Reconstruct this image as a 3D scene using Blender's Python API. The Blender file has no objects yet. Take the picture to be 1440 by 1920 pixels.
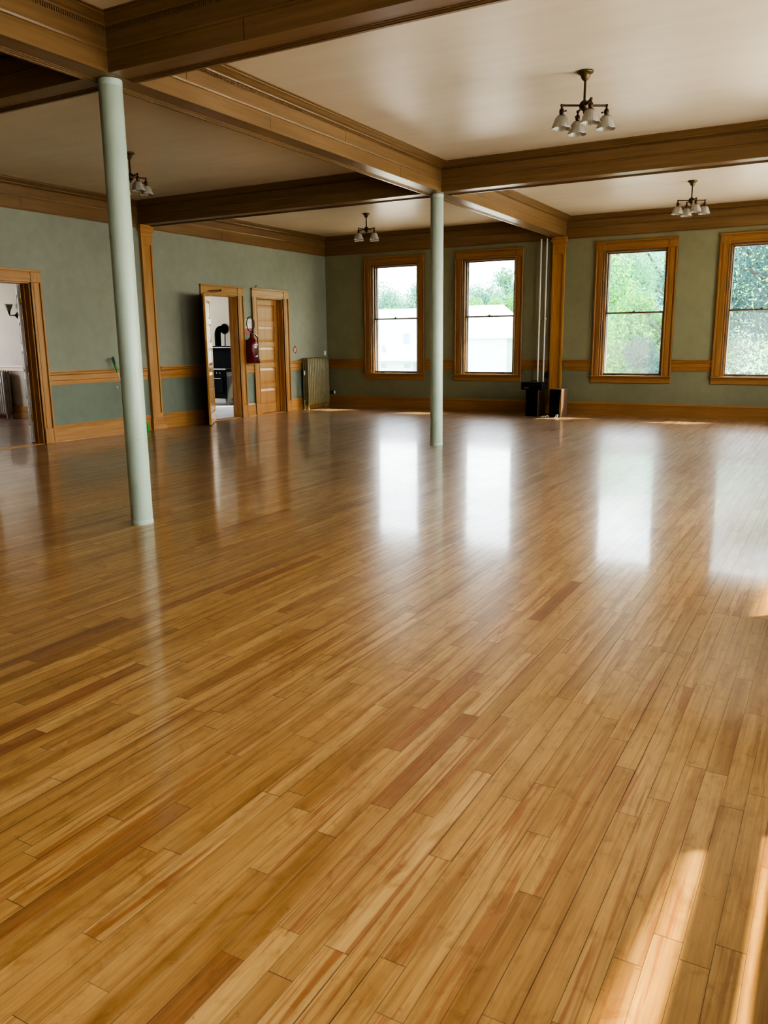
import bpy, bmesh, math, random
from mathutils import Vector, Matrix
random.seed(7)
scn = bpy.context.scene
COL = scn.collection
PI = math.pi
# ------------------------------------------------------------------ layout
W = -10.679      # left wall face (x)
D = 16.37        # window wall face (y)
RX = 0.70        # right wall face (x)
FY = -1.6        # wall behind the viewer (y)
CZ = 3.85        # ceiling
SZ = 3.485       # beam soffit
CB = 3.43        # bottom of wall cornice
BX = -5.111      # main beam / column line
BY = (4.879, 10.708)
BW = 0.12        # half width of beams
RAIL = (0.885, 1.10)

# ------------------------------------------------------------------ node helpers
def new_mat(name):
    m = bpy.data.materials.new(name); m.use_nodes = True
    nt = m.node_tree; nt.nodes.clear()
    return m, nt
def N(nt, t, **kw):
    n = nt.nodes.new(t)
    for k, v in kw.items():
        if k == 'ins':
            for a, b in v.items(): n.inputs[a].default_value = b
        else: setattr(n, k, v)
    return n
def L(nt, a, b): nt.links.new(a, b)
def math_n(nt, op, a, b=None, c=None, clamp=False):
    n = nt.nodes.new('ShaderNodeMath'); n.operation = op; n.use_clamp = clamp
    for i, v in enumerate((a, b, c)):
        if v is None: continue
        if isinstance(v, (int, float)): n.inputs[i].default_value = v
        else: L(nt, v, n.inputs[i])
    return n.outputs[0]
def ramp(nt, fac, stops):
    n = nt.nodes.new('ShaderNodeValToRGB'); e = n.color_ramp.elements
    while len(e) > 1: e.remove(e[-1])
    e[0].position = stops[0][0]; e[0].color = (*stops[0][1], 1)
    for p, c in stops[1:]:
        x = e.new(p); x.color = (*c, 1)
    L(nt, fac, n.inputs[0]); return n.outputs[0]
def mixc(nt, fac, a, b, mode='MIX'):
    n = nt.nodes.new('ShaderNodeMix'); n.data_type = 'RGBA'; n.blend_type = mode
    for s, v in ((0, fac), (6, a), (7, b)):
        if isinstance(v, (int, float)): n.inputs[s].default_value = v
        elif isinstance(v, tuple): n.inputs[s].default_value = (*v, 1)
        else: L(nt, v, n.inputs[s])
    return n.outputs[2]
def coords(nt, scale=(1, 1, 1), kind='Object'):
    t = N(nt, 'ShaderNodeTexCoord'); mp = N(nt, 'ShaderNodeMapping')
    mp.inputs['Scale'].default_value = scale
    L(nt, t.outputs[kind], mp.inputs[0]); return mp.outputs[0]
def noise(nt, vec, scale, detail=3, rough=0.55, dist=0.0):
    n = N(nt, 'ShaderNodeTexNoise'); n.inputs['Scale'].default_value = scale
    n.inputs['Detail'].default_value = detail; n.inputs['Roughness'].default_value = rough; n.inputs['Distortion'].default_value = dist
    L(nt, vec, n.inputs['Vector']); return n.outputs[0]
def principled(nt, color, rough=0.5, metal=0.0, normal=None, spec=0.5, coat=0.0, coat_rough=0.1):
    b = N(nt, 'ShaderNodeBsdfPrincipled')
    for k, v in (('Base Color', color), ('Roughness', rough), ('Metallic', metal), ('Specular IOR Level', spec),
                 ('Coat Weight', coat), ('Coat Roughness', coat_rough)):
        if isinstance(v, tuple): b.inputs[k].default_value = (*v, 1)
        elif isinstance(v, (int, float)): b.inputs[k].default_value = v
        else: L(nt, v, b.inputs[k])
    if normal is not None: L(nt, normal, b.inputs['Normal'])
    o = N(nt, 'ShaderNodeOutputMaterial'); L(nt, b.outputs[0], o.inputs[0])
    return b
def bump(nt, h, strength=0.3, dist=0.01):
    b = N(nt, 'ShaderNodeBump'); b.inputs['Strength'].default_value = strength; b.inputs['Distance'].default_value = dist
    L(nt, h, b.inputs['Height']); return b.outputs[0]

M = {}
def plain(name, col, rough=0.5, metal=0.0, var=0.08, scale=6.0, spec=0.5):
    m, nt = new_mat(name); v = coords(nt)
    n = noise(nt, v, scale, 4)
    c = ramp(nt, n, [(0.25, tuple(max(0, x*(1-var*1.6)) for x in col)), (0.75, tuple(min(1, x*(1+var*1.6)) for x in col))])
    principled(nt, c, rough, metal, None, spec); M[name] = m; return m
def wood(name, axis, light, dark, rough=0.33):
    m, nt = new_mat(name)
    sc = [26, 26, 26]; sc[axis] = 1.3
    v = coords(nt, tuple(sc))
    g = noise(nt, v, 1.0, 6, 0.62)
    sc2 = [6, 6, 6]; sc2[axis] = 0.5
    g2 = noise(nt, coords(nt, tuple(sc2)), 1.0, 3)
    f = math_n(nt, 'ADD', math_n(nt, 'MULTIPLY', g, 0.65), math_n(nt, 'MULTIPLY', g2, 0.4))
    mid = tuple((a+b)/2 for a, b in zip(light, dark))
    c = ramp(nt, f, [(0.33, dark), (0.52, mid), (0.72, light)])
    principled(nt, c, rough, 0.0, bump(nt, g, 0.08, 0.004), 0.5)
    M[name] = m; return m
LT, DK = (0.50, 0.275, 0.105), (0.31, 0.145, 0.045)
for i, a in enumerate('xyz'):
    wood('wood_'+a, i, LT, DK)
wood('door_oak', 2, (0.53, 0.30, 0.115), (0.36, 0.18, 0.058), 0.17)
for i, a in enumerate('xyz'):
    wood('window_oak_'+a, i, (0.36, 0.192, 0.075), (0.22, 0.106, 0.038))  # same oak made darker: shade of the back wall put into the colour
BL, BD = (0.245, 0.153, 0.070), (0.150, 0.087, 0.035)
for i, a in enumerate('xyz'):
    wood('beam_'+a, i, BL, BD, 0.30)

def wall_paint(nm, up0, up1, lo0, lo1):
    m, nt = new_mat(nm)
    g = N(nt, 'ShaderNodeNewGeometry'); s = N(nt, 'ShaderNodeSeparateXYZ'); L(nt, g.outputs['Position'], s.inputs[0])
    n1 = noise(nt, g.outputs['Position'], 1.1, 5); n2 = noise(nt, g.outputs['Position'], 7, 4)
    up = ramp(nt, n1, [(0.3, up0), (0.7, up1)])
    lo = ramp(nt, n1, [(0.3, lo0), (0.7, lo1)])
    t = math_n(nt, 'GREATER_THAN', s.outputs[2], 0.99)
    c = mixc(nt, t, lo, up)
    c = mixc(nt, 0.25, c, ramp(nt, n2, [(0.3, (0.75,)*3), (0.7, (1.1,)*3)]), 'MULTIPLY')
    principled(nt, c, 0.55, 0, bump(nt, n2, 0.08, 0.01), 0.35); M[nm] = m
wall_paint('sage_wall', (0.240, 0.258, 0.200), (0.278, 0.296, 0.232), (0.160, 0.194, 0.152), (0.192, 0.226, 0.178))
wall_paint('sage_wall_shaded', (0.225, 0.225, 0.135), (0.262, 0.258, 0.160), (0.190, 0.195, 0.122), (0.225, 0.225, 0.142))  # same paint, dimmer warm light of the back wall put into the colour
def ceil_paint():
    m, nt = new_mat('cream_ceiling')
    g = N(nt, 'ShaderNodeNewGeometry')
    n1 = noise(nt, g.outputs['Position'], 0.7, 5)
    mp = N(nt, 'ShaderNodeMapping'); mp.inputs['Scale'].default_value = (0.8, 6, 1); L(nt, g.outputs['Position'], mp.inputs[0])
    n2 = noise(nt, mp.outputs[0], 1.0, 4)
    c = ramp(nt, n1, [(0.3, (0.64, 0.570, 0.44)), (0.7, (0.72, 0.650, 0.52))])
    c = mixc(nt, 0.3, c, ramp(nt, n2, [(0.35, (0.86, 0.85, 0.82)), (0.65, (1.05, 1.05, 1.05))]), 'MULTIPLY')
    principled(nt, c, 0.32, 0, bump(nt, n1, 0.25, 0.03), 0.4); M['cream_ceiling'] = m
ceil_paint()

def floor_mat(name, tint=(1, 1, 1), rough=0.2):
    m, nt = new_mat(name)
    g = N(nt, 'ShaderNodeNewGeometry'); s = N(nt, 'ShaderNodeSeparateXYZ'); L(nt, g.outputs['Position'], s.inputs[0])
    X, Y = s.outputs[0], s.outputs[1]
    u = math_n(nt, 'DIVIDE', X, 0.0725); row = math_n(nt, 'FLOOR', u); fu = math_n(nt, 'FRACT', u)
    wn = N(nt, 'ShaderNodeTexWhiteNoise'); wn.noise_dimensions = '1D'; L(nt, row, wn.inputs['W'])
    ln = math_n(nt, 'ADD', math_n(nt, 'MULTIPLY', wn.outputs[0], 0.55), 0.75)
    v = math_n(nt, 'DIVIDE', math_n(nt, 'ADD', Y, math_n(nt, 'MULTIPLY', wn.outputs[0], 37.0)), ln)
    fl = math_n(nt, 'FLOOR', v); fv = math_n(nt, 'FRACT', v)
    cv = N(nt, 'ShaderNodeCombineXYZ'); L(nt, row, cv.inputs[0]); L(nt, fl, cv.inputs[1])
    w2 = N(nt, 'ShaderNodeTexWhiteNoise'); w2.noise_dimensions = '2D'; L(nt, cv.outputs[0], w2.inputs['Vector'])
    rid = w2.outputs[0]
    rs = N(nt, 'ShaderNodeSeparateColor'); L(nt, w2.outputs[1], rs.inputs[0])
    # plank base colour
    base = ramp(nt, rid, [(0.0, (0.425, 0.238, 0.082)), (0.2, (0.465, 0.266, 0.094)), (0.5, (0.495, 0.290, 0.104)), (0.85, (0.525, 0.318, 0.118)), (0.94, (0.56, 0.352, 0.138)), (0.955, (0.36, 0.185, 0.068)), (1.0, (0.31, 0.14, 0.052))])
    # grain along the board, shifted per board
    off = N(nt, 'ShaderNodeCombineXYZ'); L(nt, math_n(nt, 'MULTIPLY', rid, 91.0), off.inputs[2])
    def gv(sx, sy):
        mp = N(nt, 'ShaderNodeMapping'); mp.inputs['Scale'].default_value = (sx, sy, 1); L(nt, g.outputs['Position'], mp.inputs[0])
        a = N(nt, 'ShaderNodeVectorMath'); a.operation = 'ADD'; L(nt, mp.outputs[0], a.inputs[0]); L(nt, off.outputs[0], a.inputs[1]); return a.outputs[0]
    g1 = noise(nt, gv(150, 3.5), 1, 4, 0.6)
    g2 = noise(nt, gv(24, 0.85), 1, 4, 0.55, 1.8)
    g3 = noise(nt, gv(16, 9), 1, 5, 0.65, 0.8)
    g4 = noise(nt, gv(34, 1.6), 1, 3, 0.5, 2.0)
    c = mixc(nt, 0.5, base, ramp(nt, g1, [(0.3, (0.70, 0.64, 0.56)), (0.7, (1.16, 1.16, 1.14))]), 'MULTIPLY')
    c = mixc(nt, 0.6, c, ramp(nt, g4, [(0.34, (0.78, 0.70, 0.60)), (0.5, (1, 1, 1)), (0.68, (1.10, 1.08, 1.02))]), 'MULTIPLY')
    g5 = noise(nt, gv(11, 0.55), 1, 3, 0.5, 0.6)
    c = mixc(nt, 0.8, c, ramp(nt, g5, [(0.36, (0.66, 0.55, 0.46)), (0.5, (0.97, 0.96, 0.95)), (0.66, (1.10, 1.09, 1.06))]), 'MULTIPLY')
    # reddish heartwood streaks on some boards
    red = math_n(nt, 'MULTIPLY', ramp(nt, g2, [(0.52, (0, 0, 0)), (0.60, (1, 1, 1))]), ramp(nt, rs.outputs[0], [(0.30, (0, 0, 0)), (0.7, (1, 1, 1))]))
    c = mixc(nt, math_n(nt, 'MULTIPLY', red, 0.75), c, (0.30, 0.105, 0.033))
    # cloudy wear
    c = mixc(nt, 0.75, c, ramp(nt, g3, [(0.30, (0.66, 0.58, 0.48)), (0.46, (0.97, 0.96, 0.94)), (0.75, (1.12, 1.11, 1.06))]), 'MULTIPLY')
    st1 = noise(nt, g.outputs['Position'], 2.6, 6, 0.7)
    c = mixc(nt, math_n(nt, 'MULTIPLY', ramp(nt, st1, [(0.58, (0, 0, 0)), (0.74, (1, 1, 1))]), 0.55), c, (0.235, 0.105, 0.040))
    big = noise(nt, g.outputs['Position'], 0.9, 4)
    c = mixc(nt, 0.5, c, ramp(nt, big, [(0.3, (0.86, 0.83, 0.80)), (0.7, (1.08, 1.08, 1.05))]), 'MULTIPLY')
    spots = noise(nt, g.outputs['Position'], 38, 2)
    c = mixc(nt, ramp(nt, spots, [(0.70, (0, 0, 0)), (0.78, (0.55, 0.55, 0.55))]), c, (0.20, 0.085, 0.03))
    # scratches
    sm = N(nt, 'ShaderNodeMapping'); sm.inputs['Rotation'].default_value = (0, 0, 0.9); sm.inputs['Scale'].default_value = (1.2, 60, 1); L(nt, g.outputs['Position'], sm.inputs[0])
    sn = noise(nt, sm.outputs[0], 1, 2)
    c = mixc(nt, ramp(nt, sn, [(0.76, (0, 0, 0)), (0.80, (0.08, 0.08, 0.08))]), c, (0.72, 0.50, 0.24))
    # gaps
    eu = math_n(nt, 'MINIMUM', fu, math_n(nt, 'SUBTRACT', 1.0, fu))
    ev = math_n(nt, 'MULTIPLY', math_n(nt, 'MINIMUM', fv, math_n(nt, 'SUBTRACT', 1.0, fv)), math_n(nt, 'DIVIDE', ln, 0.0725))
    gapw = math_n(nt, 'ADD', 0.009, math_n(nt, 'MULTIPLY', math_n(nt, 'POWER', wn.outputs[0], 4.0), 0.026))
    gu = math_n(nt, 'LESS_THAN', eu, gapw); gvv = math_n(nt, 'LESS_THAN', ev, 0.016)
    gap = math_n(nt, 'MAXIMUM', gu, gvv)
    gapc = math_n(nt, 'MULTIPLY', gap, ramp(nt, noise(nt, gv(2, 1.3), 1, 4), [(0.34, (0.25,)*3), (0.62, (1,)*3)]), clamp=True)
    c = mixc(nt, gapc, c, (0.05, 0.026, 0.012))
    # toward the windows: worn finish, plus grey grazing sheen put into the colour
    far = math_n(nt, 'DIVIDE', math_n(nt, 'SUBTRACT', Y, 5.0), 5.0, clamp=True)
    hs_ = N(nt, 'ShaderNodeHueSaturation'); hs_.inputs['Saturation'].default_value = 0.70; hs_.inputs['Value'].default_value = 0.80; L(nt, c, hs_.inputs['Color'])
    c = mixc(nt, far, c, hs_.outputs[0])
    hs2 = N(nt, 'ShaderNodeHueSaturation'); hs2.inputs['Saturation'].default_value = 0.97; hs2.inputs['Value'].default_value = 1.0; L(nt, c, hs2.inputs['Color'])
    c = mixc(nt, 1.0, hs2.outputs[0], tint, 'MULTIPLY')
    # gloss: worn patchy varnish
    rn = noise(nt, g.outputs['Position'], 2.3, 5)
    rgh = math_n(nt, 'ADD', math_n(nt, 'MULTIPLY', rn, 0.12), rough-0.05)
    rgh = math_n(nt, 'ADD', rgh, math_n(nt, 'MULTIPLY', gap, 0.4))
    # relief: cupped boards, gaps, ripple across
    cup = math_n(nt, 'MULTIPLY', math_n(nt, 'SUBTRACT', rs.outputs[1], 0.5), fu)
    sup = math_n(nt, 'ADD', math_n(nt, 'MULTIPLY', cup, 0.30), math_n(nt, 'MULTIPLY', noise(nt, gv(2, 9), 1, 3), 0.22))
    h = math_n(nt, 'SUBTRACT', math_n(nt, 'ADD', sup, math_n(nt, 'MULTIPLY', g1, 0.03)), math_n(nt, 'MULTIPLY', gap, 0.5))
    b = principled(nt, c, rgh, 0, bump(nt, h, 0.55, 0.0022), 0.5)
    b.inputs['Specular IOR Level'].default_value = 0.5; b.inputs['Coat Weight'].default_value = 0.55
    L(nt, b.inputs['Normal'].links[0].from_socket, b.inputs['Coat Normal'])
    L(nt, math_n(nt, 'ADD', math_n(nt, 'MULTIPLY', rn, 0.12), 0.035), b.inputs['Coat Roughness'])
    M[name] = m
floor_mat('maple_floor', (0.94, 0.965, 0.97), rough=0.30)
floor_mat('side_floor', (0.95, 0.98, 1.15), 0.3)
def kitchen_floor():
    m, nt = new_mat('pale_floor')
    g = N(nt, 'ShaderNodeNewGeometry')
    mp = N(nt, 'ShaderNodeMapping'); mp.inputs['Scale'].default_value = (6, 1.2, 1); L(nt, g.outputs['Position'], mp.inputs[0])
    n = noise(nt, mp.outputs[0], 1.3, 3)
    c = ramp(nt, n, [(0.35, (0.42, 0.46, 0.50)), (0.55, (0.78, 0.82, 0.86))])
    principled(nt, c, 0.35); M['pale_floor'] = m
kitchen_floor()

plain('column_paint', (0.53, 0.60, 0.52), 0.38, 0, 0.05, 3.0)
def col_paint():
    m, nt = new_mat('column_paint')
    v = coords(nt); n = noise(nt, v, 2.2, 5); sp = noise(nt, v, 34, 2)
    c = ramp(nt, n, [(0.3, (0.41, 0.52, 0.43)), (0.7, (0.48, 0.59, 0.50))])
    c = mixc(nt, ramp(nt, sp, [(0.725, (0, 0, 0)), (0.75, (0.8, 0.8, 0.8))]), c, (0.16, 0.11, 0.08))
    principled(nt, c, 0.36, 0, bump(nt, n, 0.1, 0.01)); M['column_paint'] = m
col_paint()
plain('bronze', (0.075, 0.045, 0.026), 0.42, 0.7, 0.3, 30)
plain('antique_brass', (0.12, 0.085, 0.036), 0.4, 0.6, 0.2, 20)
plain('brass', (0.85, 0.62, 0.22), 0.25, 0.9, 0.1)
plain('dark_sash', (0.13, 0.095, 0.07), 0.45, 0, 0.15)
plain('grey_frame', (0.40, 0.42, 0.42), 0.45, 0.2, 0.06)
plain('plaster_white', (0.60, 0.55, 0.46), 0.6, 0, 0.05, 2)
plain('door_white', (0.62, 0.58, 0.54), 0.4, 0, 0.05, 3)
plain('radiator_bronze', (0.185, 0.165, 0.085), 0.42, 0, 0.12, 8)
plain('radiator_silver', (0.42, 0.40, 0.37), 0.42, 0.5, 0.1, 8)
plain('black_iron', (0.006, 0.006, 0.007), 0.6, 0, 0.3, 8, 0.08)
plain('grey_enamel', (0.045, 0.054, 0.064), 0.3, 0.2, 0.1, 4)
plain('chrome', (0.75, 0.75, 0.75), 0.2, 1.0, 0.05)
plain('extinguisher_red', (0.13, 0.008, 0.012), 0.28, 0, 0.15, 5)
plain('sign_red', (0.48, 0.10, 0.12), 0.5)
plain('white_paper', (0.78, 0.77, 0.74), 0.5, 0, 0.04)
plain('rubber_black', (0.015, 0.014, 0.014), 0.55)
plain('black_cloth', (0.006, 0.006, 0.006), 0.9, 0, 0.3, 60, 0.1)
plain('black_vinyl', (0.008, 0.007, 0.007), 0.6, 0, 0.2, 40, 0.15)
plain('walnut_side', (0.045, 0.024, 0.017), 0.4, 0, 0.2, 8)
plain('tan_side', (0.15, 0.095, 0.06), 0.45, 0, 0.1, 8)
plain('cream_pipe', (0.58, 0.53, 0.46), 0.35, 0.2, 0.05)
plain('green_plastic', (0.03, 0.36, 0.075), 0.35)
plain('green_bristle', (0.03, 0.12, 0.06), 0.8, 0, 0.4, 60)
plain('pink_handle', (0.62, 0.42, 0.32), 0.4)
plain('yellow_scrap', (0.75, 0.55, 0.15), 0.5)
plain('peel_pink', (0.50, 0.30, 0.24), 0.8, 0, 0.3, 40)
plain('peel_dark', (0.20, 0.07, 0.045), 0.8, 0, 0.3, 40)
plain('bark', (0.05, 0.045, 0.038), 0.9, 0, 0.3, 4)
plain('siding_white', (0.82, 0.83, 0.85), 0.6, 0, 0.02, 1)
plain('roof_white', (0.80, 0.80, 0.81), 0.5, 0, 0.02, 1)
plain('house_pane', (0.30, 0.42, 0.60), 0.15, 0, 0.1)
def ground_mat():
    m, nt = new_mat('earth'); g = N(nt, 'ShaderNodeNewGeometry'); sp = N(nt, 'ShaderNodeSeparateXYZ'); L(nt, g.outputs['Position'], sp.inputs[0])
    n = noise(nt, g.outputs['Position'], 0.35, 4); n2 = noise(nt, g.outputs['Position'], 0.9, 5)
    pale_bounce = ramp(nt, n, [(0.3, (0.40, 0.36, 0.30)), (0.7, (0.50, 0.45, 0.38))]); hill = ramp(nt, n2, [(0.35, (0.10, 0.30, 0.20)), (0.6, (0.22, 0.48, 0.26))])  # unseen near ground made pale to bounce light onto the ceiling
    f = math_n(nt, 'DIVIDE', math_n(nt, 'SUBTRACT', sp.outputs[1], 62.0), 8.0, clamp=True)
    principled(nt, mixc(nt, f, pale_bounce, hill), 0.9, 0, None, 0.1); M['earth'] = m
ground_mat()
plain('outer_wall', (0.45, 0.30, 0.24), 0.8, 0, 0.1, 2)
def shade_glass():
    m, nt = new_mat('opal_glass')
    d = N(nt, 'ShaderNodeBsdfDiffuse', ins={'Color': (0.56, 0.53, 0.46, 1)}); t = N(nt, 'ShaderNodeBsdfTranslucent', ins={'Color': (0.72, 0.68, 0.58, 1)})
    gl = N(nt, 'ShaderNodeBsdfGlossy', ins={'Roughness': 0.15}); v = coords(nt, (1, 1, 1)); n = noise(nt, v, 30, 2)
    mx = N(nt, 'ShaderNodeMixShader', ins={0: 0.45}); L(nt, d.outputs[0], mx.inputs[1]); L(nt, t.outputs[0], mx.inputs[2])
    fr = N(nt, 'ShaderNodeFresnel', ins={'IOR': 1.5}); m2 = N(nt, 'ShaderNodeMixShader'); L(nt, fr.outputs[0], m2.inputs[0])
    L(nt, mx.outputs[0], m2.inputs[1]); L(nt, gl.outputs[0], m2.inputs[2])
    L(nt, bump(nt, n, 0.2, 0.003), gl.inputs['Normal'])
    o = N(nt, 'ShaderNodeOutputMaterial'); L(nt, m2.outputs[0], o.inputs[0]); M['opal_glass'] = m
shade_glass()
def pane_glass(name, veil):  # veil stands for dirty glass and for overexposure glare put into the pane
    m, nt = new_mat(name)
    tr = N(nt, 'ShaderNodeBsdfTransparent', ins={'Color': (0.97, 0.99, 0.985, 1)})
    tl = N(nt, 'ShaderNodeBsdfTranslucent', ins={'Color': (0.85, 0.95, 0.97, 1)})
    gl = N(nt, 'ShaderNodeBsdfGlossy', ins={'Roughness': 0.02})
    v = coords(nt, (1, 1, 1)); n = noise(nt, v, 1.6, 4)
    f = math_n(nt, 'MULTIPLY', ramp(nt, n, [(0.3, (0.6,)*3), (0.7, (1.0,)*3)]), veil)
    a = N(nt, 'ShaderNodeMixShader'); L(nt, f, a.inputs[0]); L(nt, tr.outputs[0], a.inputs[1]); L(nt, tl.outputs[0], a.inputs[2])
    fr = N(nt, 'ShaderNodeFresnel', ins={'IOR': 1.25}); b = N(nt, 'ShaderNodeMixShader'); L(nt, fr.outputs[0], b.inputs[0])
    L(nt, a.outputs[0], b.inputs[1]); L(nt, gl.outputs[0], b.inputs[2])
    o = N(nt, 'ShaderNodeOutputMaterial'); L(nt, b.outputs[0], o.inputs[0]); M[name] = m
pane_glass('pane', 0.03)
pane_glass('dust_glare_pane', 0.07)
pane_glass('hazy_pane', 0.08)
def leaf_mat(name, c1, c2, tl=0.55):
    m, nt = new_mat(name); v = coords(nt); n = noise(nt, v, 1.1, 3); n2 = noise(nt, v, 9, 2)
    c = ramp(nt, math_n(nt, 'ADD', math_n(nt, 'MULTIPLY', n, 0.6), math_n(nt, 'MULTIPLY', n2, 0.4)), [(0.35, c1), (0.65, c2)])
    d = N(nt, 'ShaderNodeBsdfDiffuse'); t = N(nt, 'ShaderNodeBsdfTranslucent'); L(nt, c, d.inputs[0]); L(nt, c, t.inputs[0])
    mx = N(nt, 'ShaderNodeMixShader', ins={0: tl}); L(nt, d.outputs[0], mx.inputs[1]); L(nt, t.outputs[0], mx.inputs[2])
    o = N(nt, 'ShaderNodeOutputMaterial'); L(nt, mx.outputs[0], o.inputs[0]); M[name] = m
leaf_mat('leaf_far', (0.085, 0.27, 0.20), (0.17, 0.42, 0.30))  # distance haze put into the leaf colour
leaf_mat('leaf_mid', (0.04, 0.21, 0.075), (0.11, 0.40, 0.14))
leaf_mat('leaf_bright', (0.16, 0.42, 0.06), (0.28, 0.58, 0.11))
leaf_mat('leaf_shaded', (0.035, 0.085, 0.08), (0.065, 0.135, 0.12), 0.3)  # shade and bluish haze put into the leaf colour

# ------------------------------------------------------------------ mesh helpers
class MB:
    def __init__(s): s.v = []; s.f = []; s.sm = []
    def add(s, vs, fs, smooth=False):
        o = len(s.v); s.v += [tuple(x) for x in vs]; s.f += [tuple(i+o for i in f) for f in fs]; s.sm += [smooth]*len(fs)
    def box(s, x0, y0, z0, x1, y1, z1, mat=None):
        x0, x1 = min(x0, x1), max(x0, x1); y0, y1 = min(y0, y1), max(y0, y1); z0, z1 = min(z0, z1), max(z0, z1)
        vs = [Vector(p) for p in ((x0,y0,z0),(x1,y0,z0),(x1,y1,z0),(x0,y1,z0),(x0,y0,z1),(x1,y0,z1),(x1,y1,z1),(x0,y1,z1))]
        if mat: vs = [mat @ v for v in vs]
        s.add(vs, [(0,3,2,1),(4,5,6,7),(0,1,5,4),(1,2,6,5),(2,3,7,6),(3,0,4,7)]); return s
    def prism(s, pts, axis, a, b):
        # pts: closed 2-D outline, extruded along axis from a to b
        def P(p, t):
            q = list(p); q.insert(axis, t); return q
        n = len(pts); vs = [P(p, a) for p in pts] + [P(p, b) for p in pts]
        fs = [tuple(range(n))[::-1], tuple(range(n, 2*n))] + [(i, (i+1) % n, n+(i+1) % n, n+i) for i in range(n)]
        s.add(vs, fs); return s
    def mould(s, p0, p1, nrm, prof, m0=0.0, m1=0.0):
        # straight moulding from p0 to p1; prof = [(offset from face, height)], m = mitre at the ends
        p0, p1, nrm = Vector(p0), Vector(p1), Vector(nrm); d = (p1-p0).normalized(); n = len(prof)
        a = [p0 + d*(o*m0) + nrm*o + Vector((0, 0, z)) for o, z in prof]
        b = [p1 - d*(o*m1) + nrm*o + Vector((0, 0, z)) for o, z in prof]
        s.add(a+b, [(i, i+1, n+i+1, n+i) for i in range(n-1)] + [tuple(range(n))[::-1], tuple(range(n, 2*n))]); return s
    def lathe(s, prof, c=(0, 0, 0), seg=24, axis=2, smooth=True, wav=None):
        # prof = [(radius, height)]
        vs = []; n = len(prof)
        for k in range(seg):
            t = 2*PI*k/seg
            for r, z in prof:
                rr, zz = (r, z) if wav is None else wav(t, r, z)
                p = [rr*math.cos(t), rr*math.sin(t)]; p.insert(axis, zz)
                vs.append((p[0]+c[0], p[1]+c[1], p[2]+c[2]))
        fs = []
        for k in range(seg):
            k2 = (k+1) % seg
            for i in range(n-1): fs.append((k*n+i, k2*n+i, k2*n+i+1, k*n+i+1))
        s.add(vs, fs, smooth)
        for i in (0, n-1):
            if prof[i][0] > 1e-5 and wav is None: s.add([vs[k*n+i] for k in range(seg)], [tuple(range(seg)) if i else tuple(range(seg))[::-1]])
        return s
    def tube(s, pts, r, seg=10, caps=True):
        pts = [Vector(p) for p in pts]; rs = r if isinstance(r, (list, tuple)) else [r]*len(pts)
        vs = []; ref = None
        for i, p in enumerate(pts):
            d = (pts[min(i+1, len(pts)-1)]-pts[max(i-1, 0)]).normalized()
            if ref is None: ref = d.orthogonal().normalized()
            u = (ref - d*ref.dot(d)).normalized(); ref = u; w = d.cross(u)
            for k in range(seg):
                t = 2*PI*k/seg; vs.append(p + (u*math.cos(t)+w*math.sin(t))*rs[i])
        fs = [(i*seg+k, i*seg+(k+1) % seg, (i+1)*seg+(k+1) % seg, (i+1)*seg+k) for i in range(len(pts)-1) for k in range(seg)]
        s.add(vs, fs, True)
        if caps: s.add(vs[:seg], [tuple(range(seg))[::-1]]); s.add(vs[-seg:], [tuple(range(seg))])
        return s
    def build(s, name, mat, parent=None, bevel=0.0, seg=1):
        me = bpy.data.meshes.new(name); me.from_pydata(s.v, [], s.f)
        me.polygons.foreach_set('use_smooth', s.sm)
        bm = bmesh.new(); bm.from_mesh(me); bmesh.ops.recalc_face_normals(bm, faces=bm.faces); bm.to_mesh(me); bm.free()
        me.materials.append(M[mat]); o = bpy.data.objects.new(name, me); COL.objects.link(o)
        if parent: o.parent = parent
        if bevel:
            b = o.modifiers.new('bevel', 'BEVEL'); b.width = bevel; b.segments = seg; b.limit_method = 'ANGLE'; b.angle_limit = 0.6
        return o
def tag(o, label, cat=None, group=None, kind=None):
    o['label'] = label
    if cat: o['category'] = cat
    if group: o['group'] = group
    if kind: o['kind'] = kind
    return o
def empty(name, loc=(0, 0, 0), rz=0.0):
    o = bpy.data.objects.new(name, None); COL.objects.link(o); o.location = loc; o.rotation_euler = (0, 0, rz); o.empty_display_size = 0.1
    return o
def kids(o): return [c for c in bpy.data.objects if c.parent == o]
def copy_tree(o, parent=None):
    c = o.copy(); COL.objects.link(c); c.parent = parent
    for ch in kids(o): copy_tree(ch, c)
    return c
def struct(o, label, cat): return tag(o, label, cat, None, 'structure')

# ------------------------------------------------------------------ room shell
struct(MB().box(W-0.02, FY, -0.15, RX+0.02, D+0.02, 0).build('floor', 'maple_floor'), 'glossy honey maple strip floor of the hall', 'floor')
struct(MB().box(W-0.3, FY-0.3, CZ, RX+0.3, D+0.4, CZ+0.15).build('ceiling', 'cream_ceiling'), 'cream painted ceiling above the dark wood beams', 'ceiling')

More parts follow.
